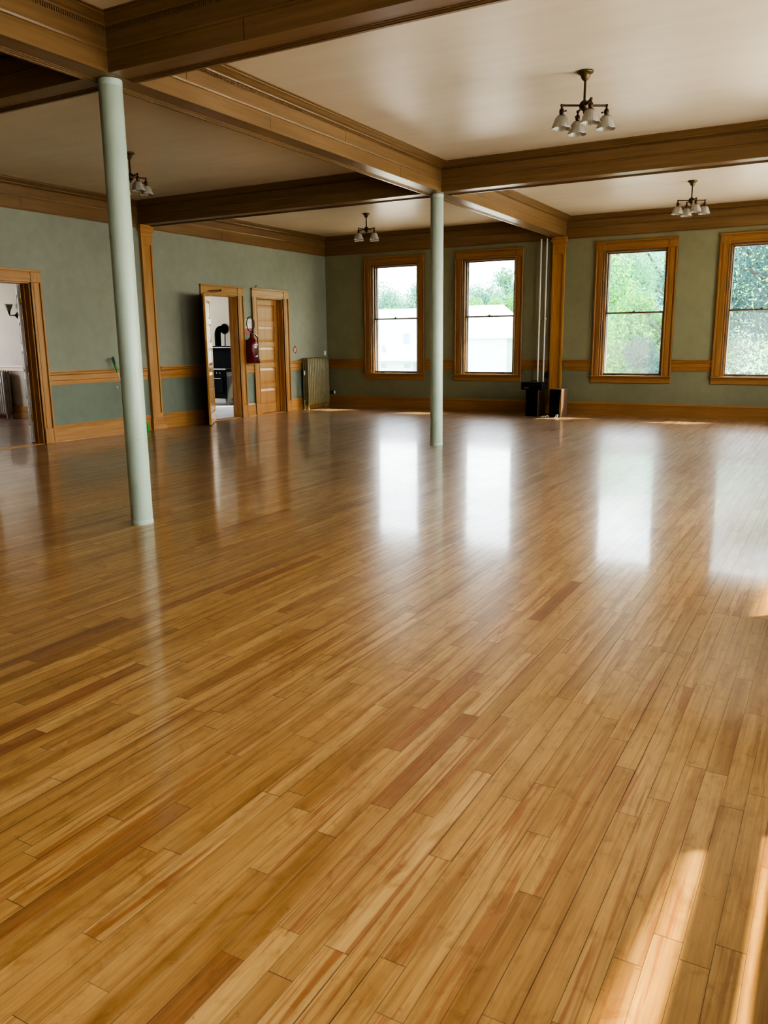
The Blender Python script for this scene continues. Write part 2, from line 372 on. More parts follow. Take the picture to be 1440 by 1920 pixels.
def wall_run(axis, face, thick, a0, a1, z0, z1, holes):
    # wall along x (axis 0) or y (axis 1) occupying face..face+thick, holes = [(a, b, z0, z1)]
    mb = MB()
    def bx(a, b, u, v):
        if b-a < 1e-4 or v-u < 1e-4: return
        if axis == 0: mb.box(a, face, u, b, face+thick, v)
        else: mb.box(face, a, u, face+thick, b, v)
    cur = a0
    for (a, b, u, v) in sorted(holes):
        bx(cur, a, z0, z1); bx(a, b, z0, u); bx(a, b, v, z1); cur = b
    bx(cur, a1, z0, z1); return mb
WIN = [-8.868, -6.615, -3.617, -1.365]        # window centres along the window wall
WW, WZ0, WZ1 = 0.585, 0.79, 3.168
RWIN = [0.55, 3.02, 6.22, 8.60, 12.15, 14.45]       # window centres along the right wall; first one added to light the foreground
T = 0.34
wb = wall_run(0, D, T, W-0.25, RX+T, -0.15, CZ, [(c-WW, c+WW, WZ0, WZ1) for c in WIN]).build('wall_back', 'sage_wall_shaded')
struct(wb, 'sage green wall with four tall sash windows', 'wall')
wr = wall_run(1, RX, T, FY, D, -0.15, CZ, [(c-WW, c+WW, WZ0, WZ1) for c in RWIN]).build('wall_right', 'sage_wall')
struct(wr, 'sage green wall along the right side of the hall', 'wall')
struct(wall_run(0, FY-0.3, 0.3, W-0.25, RX+T, -0.15, CZ, []).build('wall_front', 'walnut_side'), 'dark panelled wall behind the viewer', 'wall')  # wall colour darkened to weaken light from behind the viewer
DOORS = [(7.42, 8.32), (12.212, 13.112), (13.742, 14.652)]
DZ = 2.415
wl = wall_run(1, W-0.2, 0.2, FY, D, -0.15, CZ, [(a, b, -0.15, DZ) for a, b in DOORS]).build('wall_left', 'sage_wall')
struct(wl, 'sage green wall with three wood-cased doorways', 'wall')
# peeled paint on the wall
pm = MB()
random.seed(3)
for k in range(9):
    a = 2*PI*k/9 + random.uniform(-.2, .2); r = random.uniform(.02, .04)
    cy, cz = 15.06+0.055*math.cos(a), 1.335+0.062*math.sin(a)
    pm.add([(W+0.0025, cy+r*math.cos(t*PI/3)*random.uniform(.5, 1), cz+r*math.sin(t*PI/3)*random.uniform(.5, 1)) for t in range(6)], [tuple(range(6))])
pm.build('peeled_paint_edge', 'peel_dark', wl)
pm = MB(); pm.add([(W+0.004, 15.06+random.uniform(.035, .06)*math.cos(t*PI/6), 1.335+random.uniform(.04, .065)*math.sin(t*PI/6)) for t in range(12)], [tuple(range(12))])
pm.build('peeled_paint_patch', 'peel_pink', wl)
MB().lathe([(0.0, 0.012), (0.012, 0.01), (0.014, 0.0)], (0, 0, 0), 10, 0).build('wall_plug', 'white_paper', wl).location = (W, 9.85, 0.788)

# ------------------------------------------------------------------ mouldings
RAILP = [(0, .885), (.018, .885), (.020, .945), (.014, .952), (.024, .958), (.024, 1.03), (.016, 1.036), (.03, 1.045), (.03, 1.07), (.045, 1.082), (.045, 1.10), (0, 1.10)]
BASEP = [(0, 0), (.038, 0), (.036, .018), (.024, .022), (.022, .205), (.030, .212), (.030, .232), (.018, .248), (.012, .262), (0, .262)]
def run_along(name, prof, segs, fn, mat, label, cat):
    mb = MB()
    for a, b in segs: mb.mould(*fn(a, b), prof)
    return struct(mb.build(name, mat), label, cat)
def on_left(a, b): return ((W, a, 0), (W, b, 0), (1, 0, 0))
def on_back(a, b): return ((a, D, 0), (b, D, 0), (0, -1, 0))
def on_right(a, b): return ((RX, a, 0), (RX, b, 0), (-1, 0, 0))
CW = 0.178   # casing width
lsegs, cur = [], FY
for a, b in DOORS: lsegs.append((cur, a-CW)); cur = b+CW
lsegs.append((cur, D))
PL = [(BY[0]-.16, BY[0]+.16), (BY[1]-.16, BY[1]+.16)]
def cut(segs, holes):
    out = []
    for a, b in segs:
        c = a
        for u, v in sorted(holes):
            if u > c and v < b: out.append((c, u)); c = v
        out.append((c, b))
    return out
lcut = cut(lsegs, PL)
PB = (BX-.16, BX+.16)
run_along('trim_1', RAILP, lcut, on_left, 'wood_y', 'oak chair rail along the door wall', 'chair rail')
run_along('baseboard_left', BASEP, lcut, on_left, 'wood_y', 'oak baseboard along the door wall', 'baseboard')
bsegs, cur = [], W
for c in WIN: bsegs.append((cur, c-WW-CW)); cur = c+WW+CW
bsegs.append((cur, RX))
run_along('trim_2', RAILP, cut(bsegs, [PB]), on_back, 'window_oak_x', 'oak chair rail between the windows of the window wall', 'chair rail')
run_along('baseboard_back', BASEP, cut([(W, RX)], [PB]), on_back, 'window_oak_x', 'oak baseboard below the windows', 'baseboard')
rsegs, cur = [], FY
for c in RWIN: rsegs.append((cur, c-WW-CW)); cur = c+WW+CW
rsegs.append((cur, D))
run_along('trim_3', RAILP, rsegs, on_right, 'wood_y', 'oak chair rail along the right wall', 'chair rail')
run_along('baseboard_right', BASEP, [(FY, D)], on_right, 'wood_y', 'oak baseboard along the right wall', 'baseboard')

# cornice / beam casing profile: (offset, height)
FACE = [(0, SZ), (.0, 3.622), (.012, 3.626), (.016, 3.640), (.008, 3.646), (.008, 3.757), (.0, CZ)]
def face_prof(bottom):
    return ([(0, bottom), (.014, bottom), (.014, bottom+.016), (0.004, bottom+.024)] if bottom < SZ-.01 else [(0, bottom), (.004, bottom)]) + [ (0.004, 3.622), (.016, 3.626), (.020, 3.640), (.010, 3.646), (.010, 3.757), (0, 3.757)]
CROWN = [(0, 3.755), (.012, 3.755), (.012, 3.784), (.030, 3.786), (.034, 3.797), (.058, 3.806), (.088, 3.824), (.108, 3.830), (.110, 3.838), (.13, 3.842), (.13, CZ), (0, CZ)]
def dentils(mb, p0, p1, nrm, z0=3.759, z1=3.783, o0=.010, o1=.022, pitch=.019):
    p0, p1, nrm = Vector(p0), Vector(p1), Vector(nrm); d = (p1-p0).normalized(); ln = (p1-p0).length
    k = 0
    while (k+.7)*pitch < ln-0.02:
        a = p0 + d*(0.02+k*pitch); b = a + d*(pitch*.55); k += 1
        lo, hi = Vector((0, 0, z0)), Vector((0, 0, z1))
        vs = [a+nrm*o0+lo, b+nrm*o0+lo, b+nrm*o1+lo, a+nrm*o1+lo, a+nrm*o0+hi, b+nrm*o0+hi, b+nrm*o1+hi, a+nrm*o1+hi]
        mb.add(vs, [(3, 2, 6, 7), (0, 3, 7, 4), (1, 5, 6, 2), (0, 1, 2, 3)])
XB = [W, BX, RX]; YB = [FY, BY[0], BY[1], D]
class Trim:
    def __init__(s, name, label): s.root = empty(name); struct(s.root, label, 'cornice'); s.face = MB(); s.crown = MB(); s.dent = MB()
    def side(s, p0, p1, nrm, bottom):
        s.face.mould(p0, p1, nrm, face_prof(bottom), 1, 1); s.crown.mould(p0, p1, nrm, CROWN, 1, 1); dentils(s.dent, p0, p1, nrm)
    def done(s, ax):
        s.face.build('fascia', 'beam_'+ax, s.root); s.crown.build('crown_moulding', 'beam_'+ax, s.root); s.dent.build('dentil_band', 'beam_'+ax, s.root)
main = Trim('trim_4', 'long oak cased ceiling beam carried by the two columns'); tl = Trim('trim_5', 'oak cornice at the top of the door wall'); tb = Trim('trim_6', 'oak cornice above the windows'); tr = Trim('trim_7', 'oak cornice at the top of the right wall'); tf = Trim('trim_8', 'oak cornice behind the viewer')
cross = {}
nm = 9
for j, lab in ((0, 'near'), (1, 'far')):
    for i, sd in ((0, 'left'), (1, 'right')):
        cross[(i, j)] = Trim('trim_%d' % nm, 'oak cased cross beam, %s one, on the %s side of the columns' % (lab, sd)); nm += 1
for i in range(2):
    x0 = W if i == 0 else BX+BW; x1 = BX-BW if i == 0 else RX
    for j in range(3):
        y0 = FY if j == 0 else BY[j-1]+BW; y1 = D if j == 2 else BY[j]-BW
        (tl if i == 0 else main).side((x0, y0, 0), (x0, y1, 0), (1, 0, 0), CB if i == 0 else SZ)
        (main if i == 0 else tr).side((x1, y0, 0), (x1, y1, 0), (-1, 0, 0), SZ if i == 0 else CB)
        if j == 0: tf.side((x0, y0, 0), (x1, y0, 0), (0, 1, 0), CB)
        else: cross[(i, j-1)].side((x0, y0, 0), (x1, y0, 0), (0, 1, 0), SZ)
        if j == 2: tb.side((x0, y1, 0), (x1, y1, 0), (0, -1, 0), CB)
        else: cross[(i, j)].side((x0, y1, 0), (x1, y1, 0), (0, -1, 0), SZ)
def soffit(mb, ax, a0, a1, c):
    # beam core with a shallow recessed panel on its underside and a bead at each edge
    def bx(u0, u1, z0, z1, s0=a0, s1=a1):
        if ax == 'y': mb.box(c+u0, s0, z0, c+u1, s1, z1)
        else: mb.box(s0, c+u0, z0, s1, c+u1, z1)
    bx(-BW+.0005, BW-.0005, SZ, CZ)
    e = 1 if ax == 'x' else -1
    bx(*sorted((e*(BW+.010), e*(BW-.016))), SZ-.016, SZ+.010); bx(*sorted((e*(BW-.016), e*(BW-.036))), SZ-.009, SZ+.002); bx(*sorted((e*(BW-.050), e*(BW-.058))), SZ-.004, SZ+.002)
cm = MB(); soffit(cm, 'y', FY, D, BX); cm.build('beam_core', 'beam_y', main.root)
for (i, j), t in cross.items():
    cm = MB(); soffit(cm, 'x', W if i == 0 else BX+BW+.012, BX-BW-.012 if i == 0 else RX, BY[j]); cm.build('beam_core', 'beam_x', t.root)
jm = MB()
for y in (6.75, 2.2, 9.4, 13.2): jm.box(BX+BW+.003, y, SZ+.004, BX+BW+.0048, y+.004, 3.622)
for y in (5.6, 8.1, 12.1): jm.box(BX+BW+.003, y, 3.648, BX+BW+.0112, y+.004, 3.755)
jm.build('board_joint', 'rubber_black', main.root)
jm = MB().box(-3.705, BY[0]-BW-.0048, SZ+.004, -3.701, BY[0]-BW-.003, 3.622).box(-2.4, BY[0]-BW-.0112, 3.648, -2.396, BY[0]-BW-.003, 3.755); jm.build('board_joint', 'rubber_black', cross[(1, 0)].root)
jm = MB()
for y in (12.75, 8.3): jm.box(W+.003, y, CB+.03, W+.0048, y+.004, 3.622)
jm.build('board_joint', 'rubber_black', tl.root)
for t, ax in ((main, 'y'), (tl, 'y'), (tb, 'x'), (tr, 'y'), (tf, 'x')): t.done(ax)
for t in cross.values(): t.done('x')

# pilasters
def pilaster(name, loc, rz, label):
    r = empty(name, loc, rz); struct(r, label, 'pilaster')
    m = MB(); hw = .125; d = .055
    m.box(-hw, -d, .29, -hw+.035, 0, 3.16); m.box(hw-.035, -d, .29, hw, 0, 3.16); m.box(-hw, -d, .20, hw, 0, .29); m.box(-hw, -d, 3.16, hw, 0, 3.30); m.box(-hw+.035, -d+.020, .29, hw-.035, 0, 3.16)
    m.build('shaft', 'wood_z', r)
    m = MB()
    for a, b, w, dd in ((3.30, 3.335, .012, .012), (3.335, 3.375, .004, .004), (3.375, 3.40, .02, .02), (3.40, 3.43, .034, .034), (3.43, 3.487, .026, .026)): m.box(-hw-w, -d-dd, a, hw+w, 0, b)
    m.build('capital', 'wood_x' if abs(rz) < .1 else 'wood_x', r, .003)
    m = MB()
    for a, b, w in ((0, .10, .036), (.10, .125, .028), (.125, .15, .038), (.15, .175, .022), (.175, .20, .012)): m.box(-hw-w, -d-w, a, hw+w, 0, b)
    m.build('base_block', 'wood_x', r, .003)
pilaster('trim_20', (BX, D, 0), 0, 'oak pilaster between the second and third windows')
pilaster('trim_21', (W, BY[1], 0), PI/2, 'oak pilaster on the door wall under the far cross beam')
pilaster('trim_22', (W, BY[0], 0), PI/2, 'oak pilaster on the door wall under the near cross beam')

# ------------------------------------------------------------------ windows (local: x along wall, +y outdoors, z up)
def casing_leg(mb, x0, x1, z0, z1, dirx):
    # fluted flat casing; dirx points to the outer edge
    w = x1-x0
    mb.box(x0, -.022, z0, x1, 0, z1)
    o = x1 if dirx > 0 else x0; i = x0 if dirx > 0 else x1
    mb.box(o-dirx*.030, -.040, z0, o, 0, z1)
    mb.box(i, -.030, z0, i+dirx*.020, 0, z1)
    mb.box(i+dirx*.040, -.028, z0, o-dirx*.055, 0, z1)
def make_window():
    r = empty('window_1'); hw = WW; z0, z1 = WZ0, WZ1
    m = MB()
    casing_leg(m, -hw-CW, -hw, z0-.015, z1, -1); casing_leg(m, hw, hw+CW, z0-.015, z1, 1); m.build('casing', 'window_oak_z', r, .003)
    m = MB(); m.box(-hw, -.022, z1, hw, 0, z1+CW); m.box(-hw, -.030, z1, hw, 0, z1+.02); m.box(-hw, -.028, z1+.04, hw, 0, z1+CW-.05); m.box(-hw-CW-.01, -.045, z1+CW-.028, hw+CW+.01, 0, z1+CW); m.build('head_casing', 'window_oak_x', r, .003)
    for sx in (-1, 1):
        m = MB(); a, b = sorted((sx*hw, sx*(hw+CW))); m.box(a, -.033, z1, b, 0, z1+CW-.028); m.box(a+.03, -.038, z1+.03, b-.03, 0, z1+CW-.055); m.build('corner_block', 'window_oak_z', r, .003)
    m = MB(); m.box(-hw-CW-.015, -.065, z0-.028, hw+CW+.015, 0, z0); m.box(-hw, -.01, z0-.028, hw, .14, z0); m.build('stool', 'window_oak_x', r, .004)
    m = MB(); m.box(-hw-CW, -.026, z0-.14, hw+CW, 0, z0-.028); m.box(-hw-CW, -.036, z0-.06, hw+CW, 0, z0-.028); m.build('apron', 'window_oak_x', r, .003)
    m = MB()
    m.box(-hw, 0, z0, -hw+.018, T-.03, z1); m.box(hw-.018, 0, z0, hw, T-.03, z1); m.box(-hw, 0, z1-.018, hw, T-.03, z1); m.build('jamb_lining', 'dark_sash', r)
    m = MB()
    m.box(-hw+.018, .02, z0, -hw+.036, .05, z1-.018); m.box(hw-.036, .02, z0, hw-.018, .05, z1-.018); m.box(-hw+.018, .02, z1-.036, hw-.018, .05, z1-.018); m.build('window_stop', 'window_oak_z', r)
    a = hw-.018; zm = 1.993
    def sash(name, ya, yb, u, v, bot, top):
        m = MB(); m.box(-a, ya, u, -a+.036, yb, v); m.box(a-.036, ya, u, a, yb, v); m.box(-a, ya, u, a, yb, u+bot); m.box(-a, ya, v-top, a, yb, v)
        s = m.build(name, 'dark_sash', r, .002)
        y = (ya+yb)/2
        p = MB(); p.add([(-a+.03, y, u+.01), (a-.03, y, u+.01), (a-.03, y, v-.01), (-a+.03, y, v-.01)], [(0, 1, 2, 3)]); p.build('pane', 'pane', s)
        return s
    lo = sash('lower_sash', .055, .090, z0+.005, zm+.016, .040, .030)
    up = sash('upper_sash', .095, .130, zm-.016, z1-.018, .030, .040)
    m = MB().box(-.03, .045, zm+.016, .03, .085, zm+.022).lathe([(0.016, 0), (.016, .014), (.006, .018)], (0, .065, zm+.022), 12); m.box(-.004, .055, zm+.036, .035, .075, zm+.042); m.build('sash_lock', 'antique_brass', lo)
    for px in (-.33, .33):
        m = MB().box(px-.045, .045, z0+.005, px+.045, .056, z0+.02); m.build('sash_lift', 'bronze', lo)
    m = MB(); m.box(-hw, .20, z0-.02, -hw+.05, .23, z1); m.box(hw-.05, .20, z0-.02, hw, .23, z1); m.box(-hw, .20, z1-.05, hw, .23, z1); m.box(-hw, .20, z0-.02, hw, .23, z0+.02); m.build('storm_frame', 'grey_frame', r)
    m = MB(); m.box(-hw-.03, .14, z0-.07, hw+.03, T+.06, z0-.012); m.build('outer_sill', 'grey_frame', r)
    return r
win = make_window()
wdesc = ['first sash window from the corner with the radiator', 'sash window between the far column and the two pipes', 'sash window right of the black loudspeakers', 'sash window furthest right on the window wall']
allw = []
for i, c in enumerate(WIN):
    o = win if i == 0 else copy_tree(win); o.name = 'window_%d' % (i+1); o.location = (c, D, 0); struct(o, wdesc[i], 'window'); allw.append(o)
for i, c in enumerate(RWIN):
    o = copy_tree(win); o.name = 'window_%d' % (i+5); o.location = (RX, c, 0); o.rotation_euler = (0, 0, -PI/2); struct(o, 'sash window %s on the right wall' % ('added beside the viewer to light the foreground', 'just ahead of the viewer', 'third from the front', 'fourth from the front', 'second from the window wall', 'nearest the window wall')[i], 'window')
    if i == 1:
        MB().box(-WW, .19, 1.13, WW, .21, 1.28).build('shadow_bar', 'grey_frame', o)  # added bar, casts the dark band across the foreground sun patch
        for ch in kids(o):
            if ch.name.startswith('lower_sash'): ch.location.z += .195      # left open a crack
for o in allw[2:]:
    for s in kids(o):
        if s.name.startswith('lower_sash'):
            for p in kids(s):
                if p.name.startswith('pane'):
                    p.data = p.data.copy(); p.data.materials[0] = M['hazy_pane' if o is allw[3] else 'dust_glare_pane']

# ------------------------------------------------------------------ doors (local frame: x along wall = world y)
def frame_door(name, a, b, label, threshold='wood_y'):
    r = empty(name, (W, 0, 0)); struct(r, label, 'door')
    def casing(y0, y1, dr):
        m = MB()
        o = y1 if dr > 0 else y0; i = y0 if dr > 0 else y1
        def bx(p, q, d, u0=0.0, u1=DZ): m.box(0, p, u0, d, q, u1)
        bx(y0, y1, .022); bx(o-dr*.030, o, .045); bx(i, i+dr*.022, .032); bx(i+dr*.045, o-dr*.06, .029); bx(i+dr*.002, o, .040, 0, .24)
        m.build('side_casing', 'wood_z', r, .003)
    casing(a-CW, a, -1); casing(b, b+CW, 1)
    m = MB(); m.box(0, a, DZ, .022, b, DZ+CW); m.box(0, a, DZ, .032, b, DZ+.022); m.box(0, a, DZ+.045, .029, b, DZ+CW-.05); m.box(0, a-CW-.008, DZ+CW-.03, .05, b+CW+.008, DZ+CW); m.build('head_casing', 'wood_y', r, .003)
    for p, q in ((a-CW, a), (b, b+CW)):
        m = MB(); m.box(0, p, DZ, .036, q, DZ+CW-.03); m.build('corner_block', 'wood_z', r, .003)
    m = MB(); m.box(-.2, a, 0, 0, a+.02, DZ); m.box(-.2, b-.02, 0, 0, b, DZ); m.box(-.2, a, DZ-.02, 0, b, DZ); m.box(-.14, a+.02, 0, -.10, a+.034, DZ); m.box(-.14, b-.034, 0, -.10, b-.02, DZ); m.build('jamb', 'wood_z', r, .002)
    m = MB(); m.box(-.2, a, -.01, .0, b, .008); m.build('threshold', threshold, r, .003)
    return r
def door_leaf(parent, w, h, mat, nm='leaf'):
    # local: hinge edge at x=0, leaf runs along +x, thickness along y, five raised panels
    t = .042; m = MB(); st = .105
    rails = [(0.0, .20)]; ph = (h-.20-.12-4*.115)/5; z = .20
    for k in range(4): z += ph; rails.append((z, z+.115)); z += .115
    rails.append((h-.12, h))
    m.box(0, -t/2, 0, st, t/2, h); m.box(w-st, -t/2, 0, w, t/2, h)
    for a, b in rails: m.box(st, -t/2, a, w-st, t/2, b)
    lf = m.build(nm, mat, parent, .006)
    for k in range(5):
        u, v = rails[k][1], rails[k+1][0]
        p = MB(); a0, a1, b0, b1 = st-.003, w-st+.003, u-.003, v+.003; g0, g1, e0, e1 = st+.055, w-st-.055, u+.055, v-.055
        for sy in (-1, 1):
            vs = [(a0, sy*.003, b0), (a1, sy*.003, b0), (a1, sy*.003, b1), (a0, sy*.003, b1), (g0, sy*.016, e0), (g1, sy*.016, e0), (g1, sy*.016, e1), (g0, sy*.016, e1)]
            p.add(vs, [(0, 1, 5, 4), (1, 2, 6, 5), (2, 3, 7, 6), (3, 0, 4, 7), (4, 5, 6, 7)])
        p.build('panel', mat, lf)
    return lf
d1 = frame_door('door_1', *DOORS[0], 'open oak-cased doorway at the left edge with a view of a wall sconce')
lf = door_leaf(d1, .86, 2.38, 'door_white'); lf.location = (-.25, DOORS[0][1]-.012, .012); lf.rotation_euler = (0, 0, math.radians(144.2))
for z in (.35, 1.09, 2.1):
    MB().box(-.206, DOORS[0][1]-.027, z, -.199, DOORS[0][1]+.012, z+.10).lathe([(.008, 0), (.008, .10)], (-.206, DOORS[0][1]-.022, z), 10).build('hinge', 'brass', d1)
d2 = frame_door('door_2', *DOORS[1], 'oak-cased doorway with its panelled leaf swung open and a black stove beyond')
lf = door_leaf(d2, .86, 2.38, 'door_oak'); lf.location = (.048, DOORS[1][0]+.016, .012); lf.rotation_euler = (0, 0, math.atan2(-.819, .5736))
m = MB(); m.tube([(.06, 12.245, 2.475), (.075, 12.40, 2.492), (.07, 12.57, 2.497)], .008, 8); m.tube([(.07, 12.57, 2.497), (.03, 12.60, 2.50)], .012, 8); m.lathe([(.022, 0), (.022, .02), (.008, .03)], (.02, 12.60, 2.50), 12, 0); m.tube([(.06, 12.245, 2.455), (.07, 12.42, 2.462), (.06, 12.54, 2.485)], .006, 8)
m.build('door_closer_arm', 'bronze', d2)
d3 = frame_door('door_3', *DOORS[2], 'closed oak five-panel door set deep in its frame beside the radiator')
lf = door_leaf(d3, DOORS[2][1]-DOORS[2][0]-.044, 2.385, 'wood_z'); lf.location = (-.165, DOORS[2][0]+.022, .01); lf.rotation_euler = (0, 0, PI/2)
m = MB().tube([(.03, 13.70, 2.60), (.03, 13.70, 2.635), (.03, 13.715, 2.65), (.03, 13.735, 2.645), (.03, 13.738, 2.62)], .005, 8); m.build('hook', 'bronze', d3)

# ------------------------------------------------------------------ side rooms behind the doors
PW = 11.05   # partition face seen through the first doorway
SX = -17.2
struct(MB().box(SX, 3.6, -.15, W-.02, PW, -.004).build('floor.001', 'side_floor'), 'dull brown wood floor of the room through the left doorway', 'floor')
struct(MB().box(SX, PW+.12, -.15, W-.02, D, -.004).build('floor.002', 'pale_floor'), 'pale sunlit floor of the stove room', 'floor')
struct(MB().box(SX, PW, -.15, W-.2, PW+.12, 3.4).build('wall_partition', 'plaster_white'), 'white plaster wall with the sconce seen through the left doorway', 'wall')
SW = [(8.6, 9.9, .8, 2.9), (12.0, 14.6, .8, 2.9)]  # unseen openings added to let in the side-room lamps
struct(wall_run(1, SX-.2, .2, 3.6, D, -.15, 3.4, SW).build('wall_side_room', 'plaster_white'), 'far white plaster wall of the side rooms', 'wall')
struct(wall_run(0, D-.02, .32, SX, W-.25, -.15, 3.4, [(-12.75, -11.55, .95, 2.75)]).build('wall_stove_room', 'plaster_white'), 'white plaster wall behind the black stove', 'wall')
struct(MB().box(SX, 3.4, -.15, W-.2, 3.6, 3.4).build('wall_side_room_end', 'plaster_white'), 'end wall of the side room', 'wall')
struct(MB().box(SX-.2, 3.4, 3.4, W-.2, D+.3, 3.5).build('ceiling.001', 'plaster_white'), 'white ceiling of the side rooms', 'ceiling')
m = MB().mould((SX, PW, 0), (W-.2, PW, 0), (0, -1, 0), [(0, .975), (.02, .975), (.02, 1.04), (.035, 1.05), (.035, 1.095), (0, 1.095)]); struct(m.build('trim_23', 'wood_x'), 'oak chair rail on the white wall through the left doorway', 'chair rail')
m = MB().mould((SX, PW, 0), (W-.2, PW, 0), (0, -1, 0), [(0, 0), (.03, 0), (.03, .26), (.015, .28), (0, .28)]); struct(m.build('baseboard_partition', 'wood_x'), 'dark oak baseboard through the left doorway', 'baseboard')

# ------------------------------------------------------------------ columns
def column(name, x, y, label):
    r = empty(name, (x, y, 0)); tag(r, label, 'column', None)
    MB().lathe([(.088, .035), (.090, .05), (.090, 3.440), (.087, 3.445)], (0, 0, 0), 40).build('shaft', 'column_paint', r)
    MB().lathe([(.0925, 0), (.0925, .028), (.090, .036)], (0, 0, 0), 40).build('base_collar', 'column_paint', r)
    MB().lathe([(.090, 3.436), (.092, 3.445), (.092, 3.4815)], (0, 0, 0), 40).build('cap_collar', 'column_paint', r)
column('support_column', BX, BY[0], 'pale green round iron column, the nearer and thicker-looking of two')
column('support_column', BX, BY[1], 'pale green round iron column, the farther one in front of the windows')

# ------------------------------------------------------------------ hanging lamps
def bell(mb, c, r0=.028, r1=.082, h=.115, seg=96):
    prof = [(.026, 0), (.040, -.006), (.055, -.024), (.065, -.048), (.073, -.074), (.082, -.098), (.090, -.112)]
    prof2 = [(r-.003, z-.0008) for r, z in prof][::-1]
    def wav(t, r, z):
        k = max(0.0, (-z)/.114)**2.5
        return r*(1+.016*k*math.cos(8*t)+.014*math.cos(24*t)) , z + .003*k*math.cos(8*t)
    mb.lathe(prof+prof2, c, seg, 2, True, lambda t, r, z: wav(t, r, z))
def chandelier():
    r = empty('ceiling_light')
    MB().lathe([(.0, 0), (.070, 0), (.072, -.010), (.066, -.018), (.048, -.028), (.040, -.040), (.034, -.060), (.022, -.072), (.014, -.080)], (0, 0, 0), 28).build('canopy', 'antique_brass', r)
    MB().lathe([(.010, -.075), (.010, -.235), (.016, -.240)], (0, 0, 0), 16).build('stem', 'bronze', r)
    MB().lathe([(.0, -.355), (.007, -.352), (.012, -.342), (.008, -.335), (.016, -.328), (.034, -.315), (.046, -.295), (.046, -.275), (.036, -.255), (.020, -.243), (.010, -.238)], (0, 0, 0), 24).build('hub', 'bronze', r)
    for k in range(4):
        t = k*PI/2; c, s = math.cos(t), math.sin(t); R = .205
        m = MB().tube([(c*.03, s*.03, -.283), (c*(R-.004), s*(R-.004), -.283)], .0095, 10)
        m.lathe([(0, -.014), (.012, -.010), (.014, 0), (.012, .010), (0, .014)], (c*R, s*R, -.283), 12)
        arm = m.build('arm', 'bronze', r)
        m = MB().lathe([(.008, -.29), (.010, -.308), (.020, -.318), (.022, -.335), (.020, -.352), (.014, -.360), (.032, -.366), (.034, -.374), (.026, -.378)], (c*R, s*R, 0), 18)
        kx, ky = c*math.cos(2.4)-s*math.sin(2.4), s*math.cos(2.4)+c*math.sin(2.4)
        m.tube([(c*R+kx*.018, s*R+ky*.018, -.335), (c*R+kx*.040, s*R+ky*.040, -.335)], .004, 8); m.lathe([(0, -.008), (.007, -.006), (.009, 0), (.007, .006), (0, .008)], (c*R+kx*.042, s*R+ky*.042, -.335), 10)
        m.build('lamp_socket', 'bronze', arm)
        m = MB(); bell(m, (c*R, s*R, -.368)); m.build('glass_shade', 'opal_glass', arm)
    return r
ch = chandelier()
spots = [((-2.25, 7.79), 32, 'four-arm bronze ceiling light with bell glass shades, largest, in the near right ceiling bay'),
         ((-2.25, 13.76), 28, 'four-arm bronze ceiling light over the two right-hand windows'),
         ((-8.05, 13.79), -15, 'four-arm bronze ceiling light near the corner, in front of the left windows'),
         ((-8.06, 7.92), 70, 'four-arm bronze ceiling light half hidden behind the near green column')]
for i, ((x, y), a, lab) in enumerate(spots):
    o = ch if i == 0 else copy_tree(ch); o.location = (x, y, CZ-.001); o.rotation_euler = (0, 0, math.radians(a)); tag(o, lab, 'ceiling light', 'bronze ceiling lights, one per ceiling bay')

# ------------------------------------------------------------------ radiators (local: x along length, -y into the room)
def radiator(name, n, pitch, h, depth, mat, label, loc, rz, valve):
    r = empty(name, loc, rz); tag(r, label, 'radiator')
    for k in range(n):
        x = (k+.5)*pitch; m = MB()
        nb = 3
        for q in range(nb):
            y = -depth*(q+.5)/nb
            m.lathe([(0.0, .085), (pitch*.30, .10), (pitch*.44, .14), (pitch*.44, h-.08), (pitch*.34, h-.025), (0.0, h-.004)], (x, y, 0), 12)
        m.box(x-pitch*.40, -depth+.025, h-.10, x+pitch*.40, -.02, h-.035); m.box(x-pitch*.40, -depth+.025, .10, x+pitch*.40, -.02, .17)
        m.build('section', mat, r)
    for x in (pitch*.5, (n-.5)*pitch):
        for y in (-depth+.03, -.03):
            s = -1 if y < -depth/2 else 1
            MB().tube([(x, y, .13), (x, y+s*.006*-1, .07), (x, y+s*.01*-1, .02), (x, y-s*.004*-1, 0.0)], [.020, .014, .013, .022], 10).build('foot', mat, r)
    m = MB().tube([(-.001, -depth/2, .13), (-.06, -depth/2, .13)], .018, 10).tube([(-.06, -depth/2, .0), (-.06, -depth/2, .19)], .016, 10).lathe([(.026, .19), (.03, .20), (.026, .215), (0, .22)], (-.06, -depth/2, 0), 14)
    m.build('supply_valve', mat, r)
    if valve:
        MB().lathe([(.0, -.05), (.014, -.045), (.020, .03), (.010, .05), (0, .055)], (-.026, -depth*.5, .82), 12).tube([(0.0, -depth*.45, .80), (-.02, -depth*.45, .80)], .005, 8).build('air_valve', 'white_paper', r)
    return r
# rotate -90: local x -> world -y ; we want local x -> +y with -y local -> +x : rotation +90
radiator('radiator', 13, .068, 1.165, .17, 'radiator_bronze', 'tall olive bronze column radiator in the corner beside the closed door', (W+.045, 15.235, 0), PI/2, True)
rr = radiator('radiator', 9, .065, 1.0, .17, 'radiator_silver', 'silver grey radiator under the chair rail seen through the left doorway', (-15.0-9*.065, PW-.045, 0), 0, False)

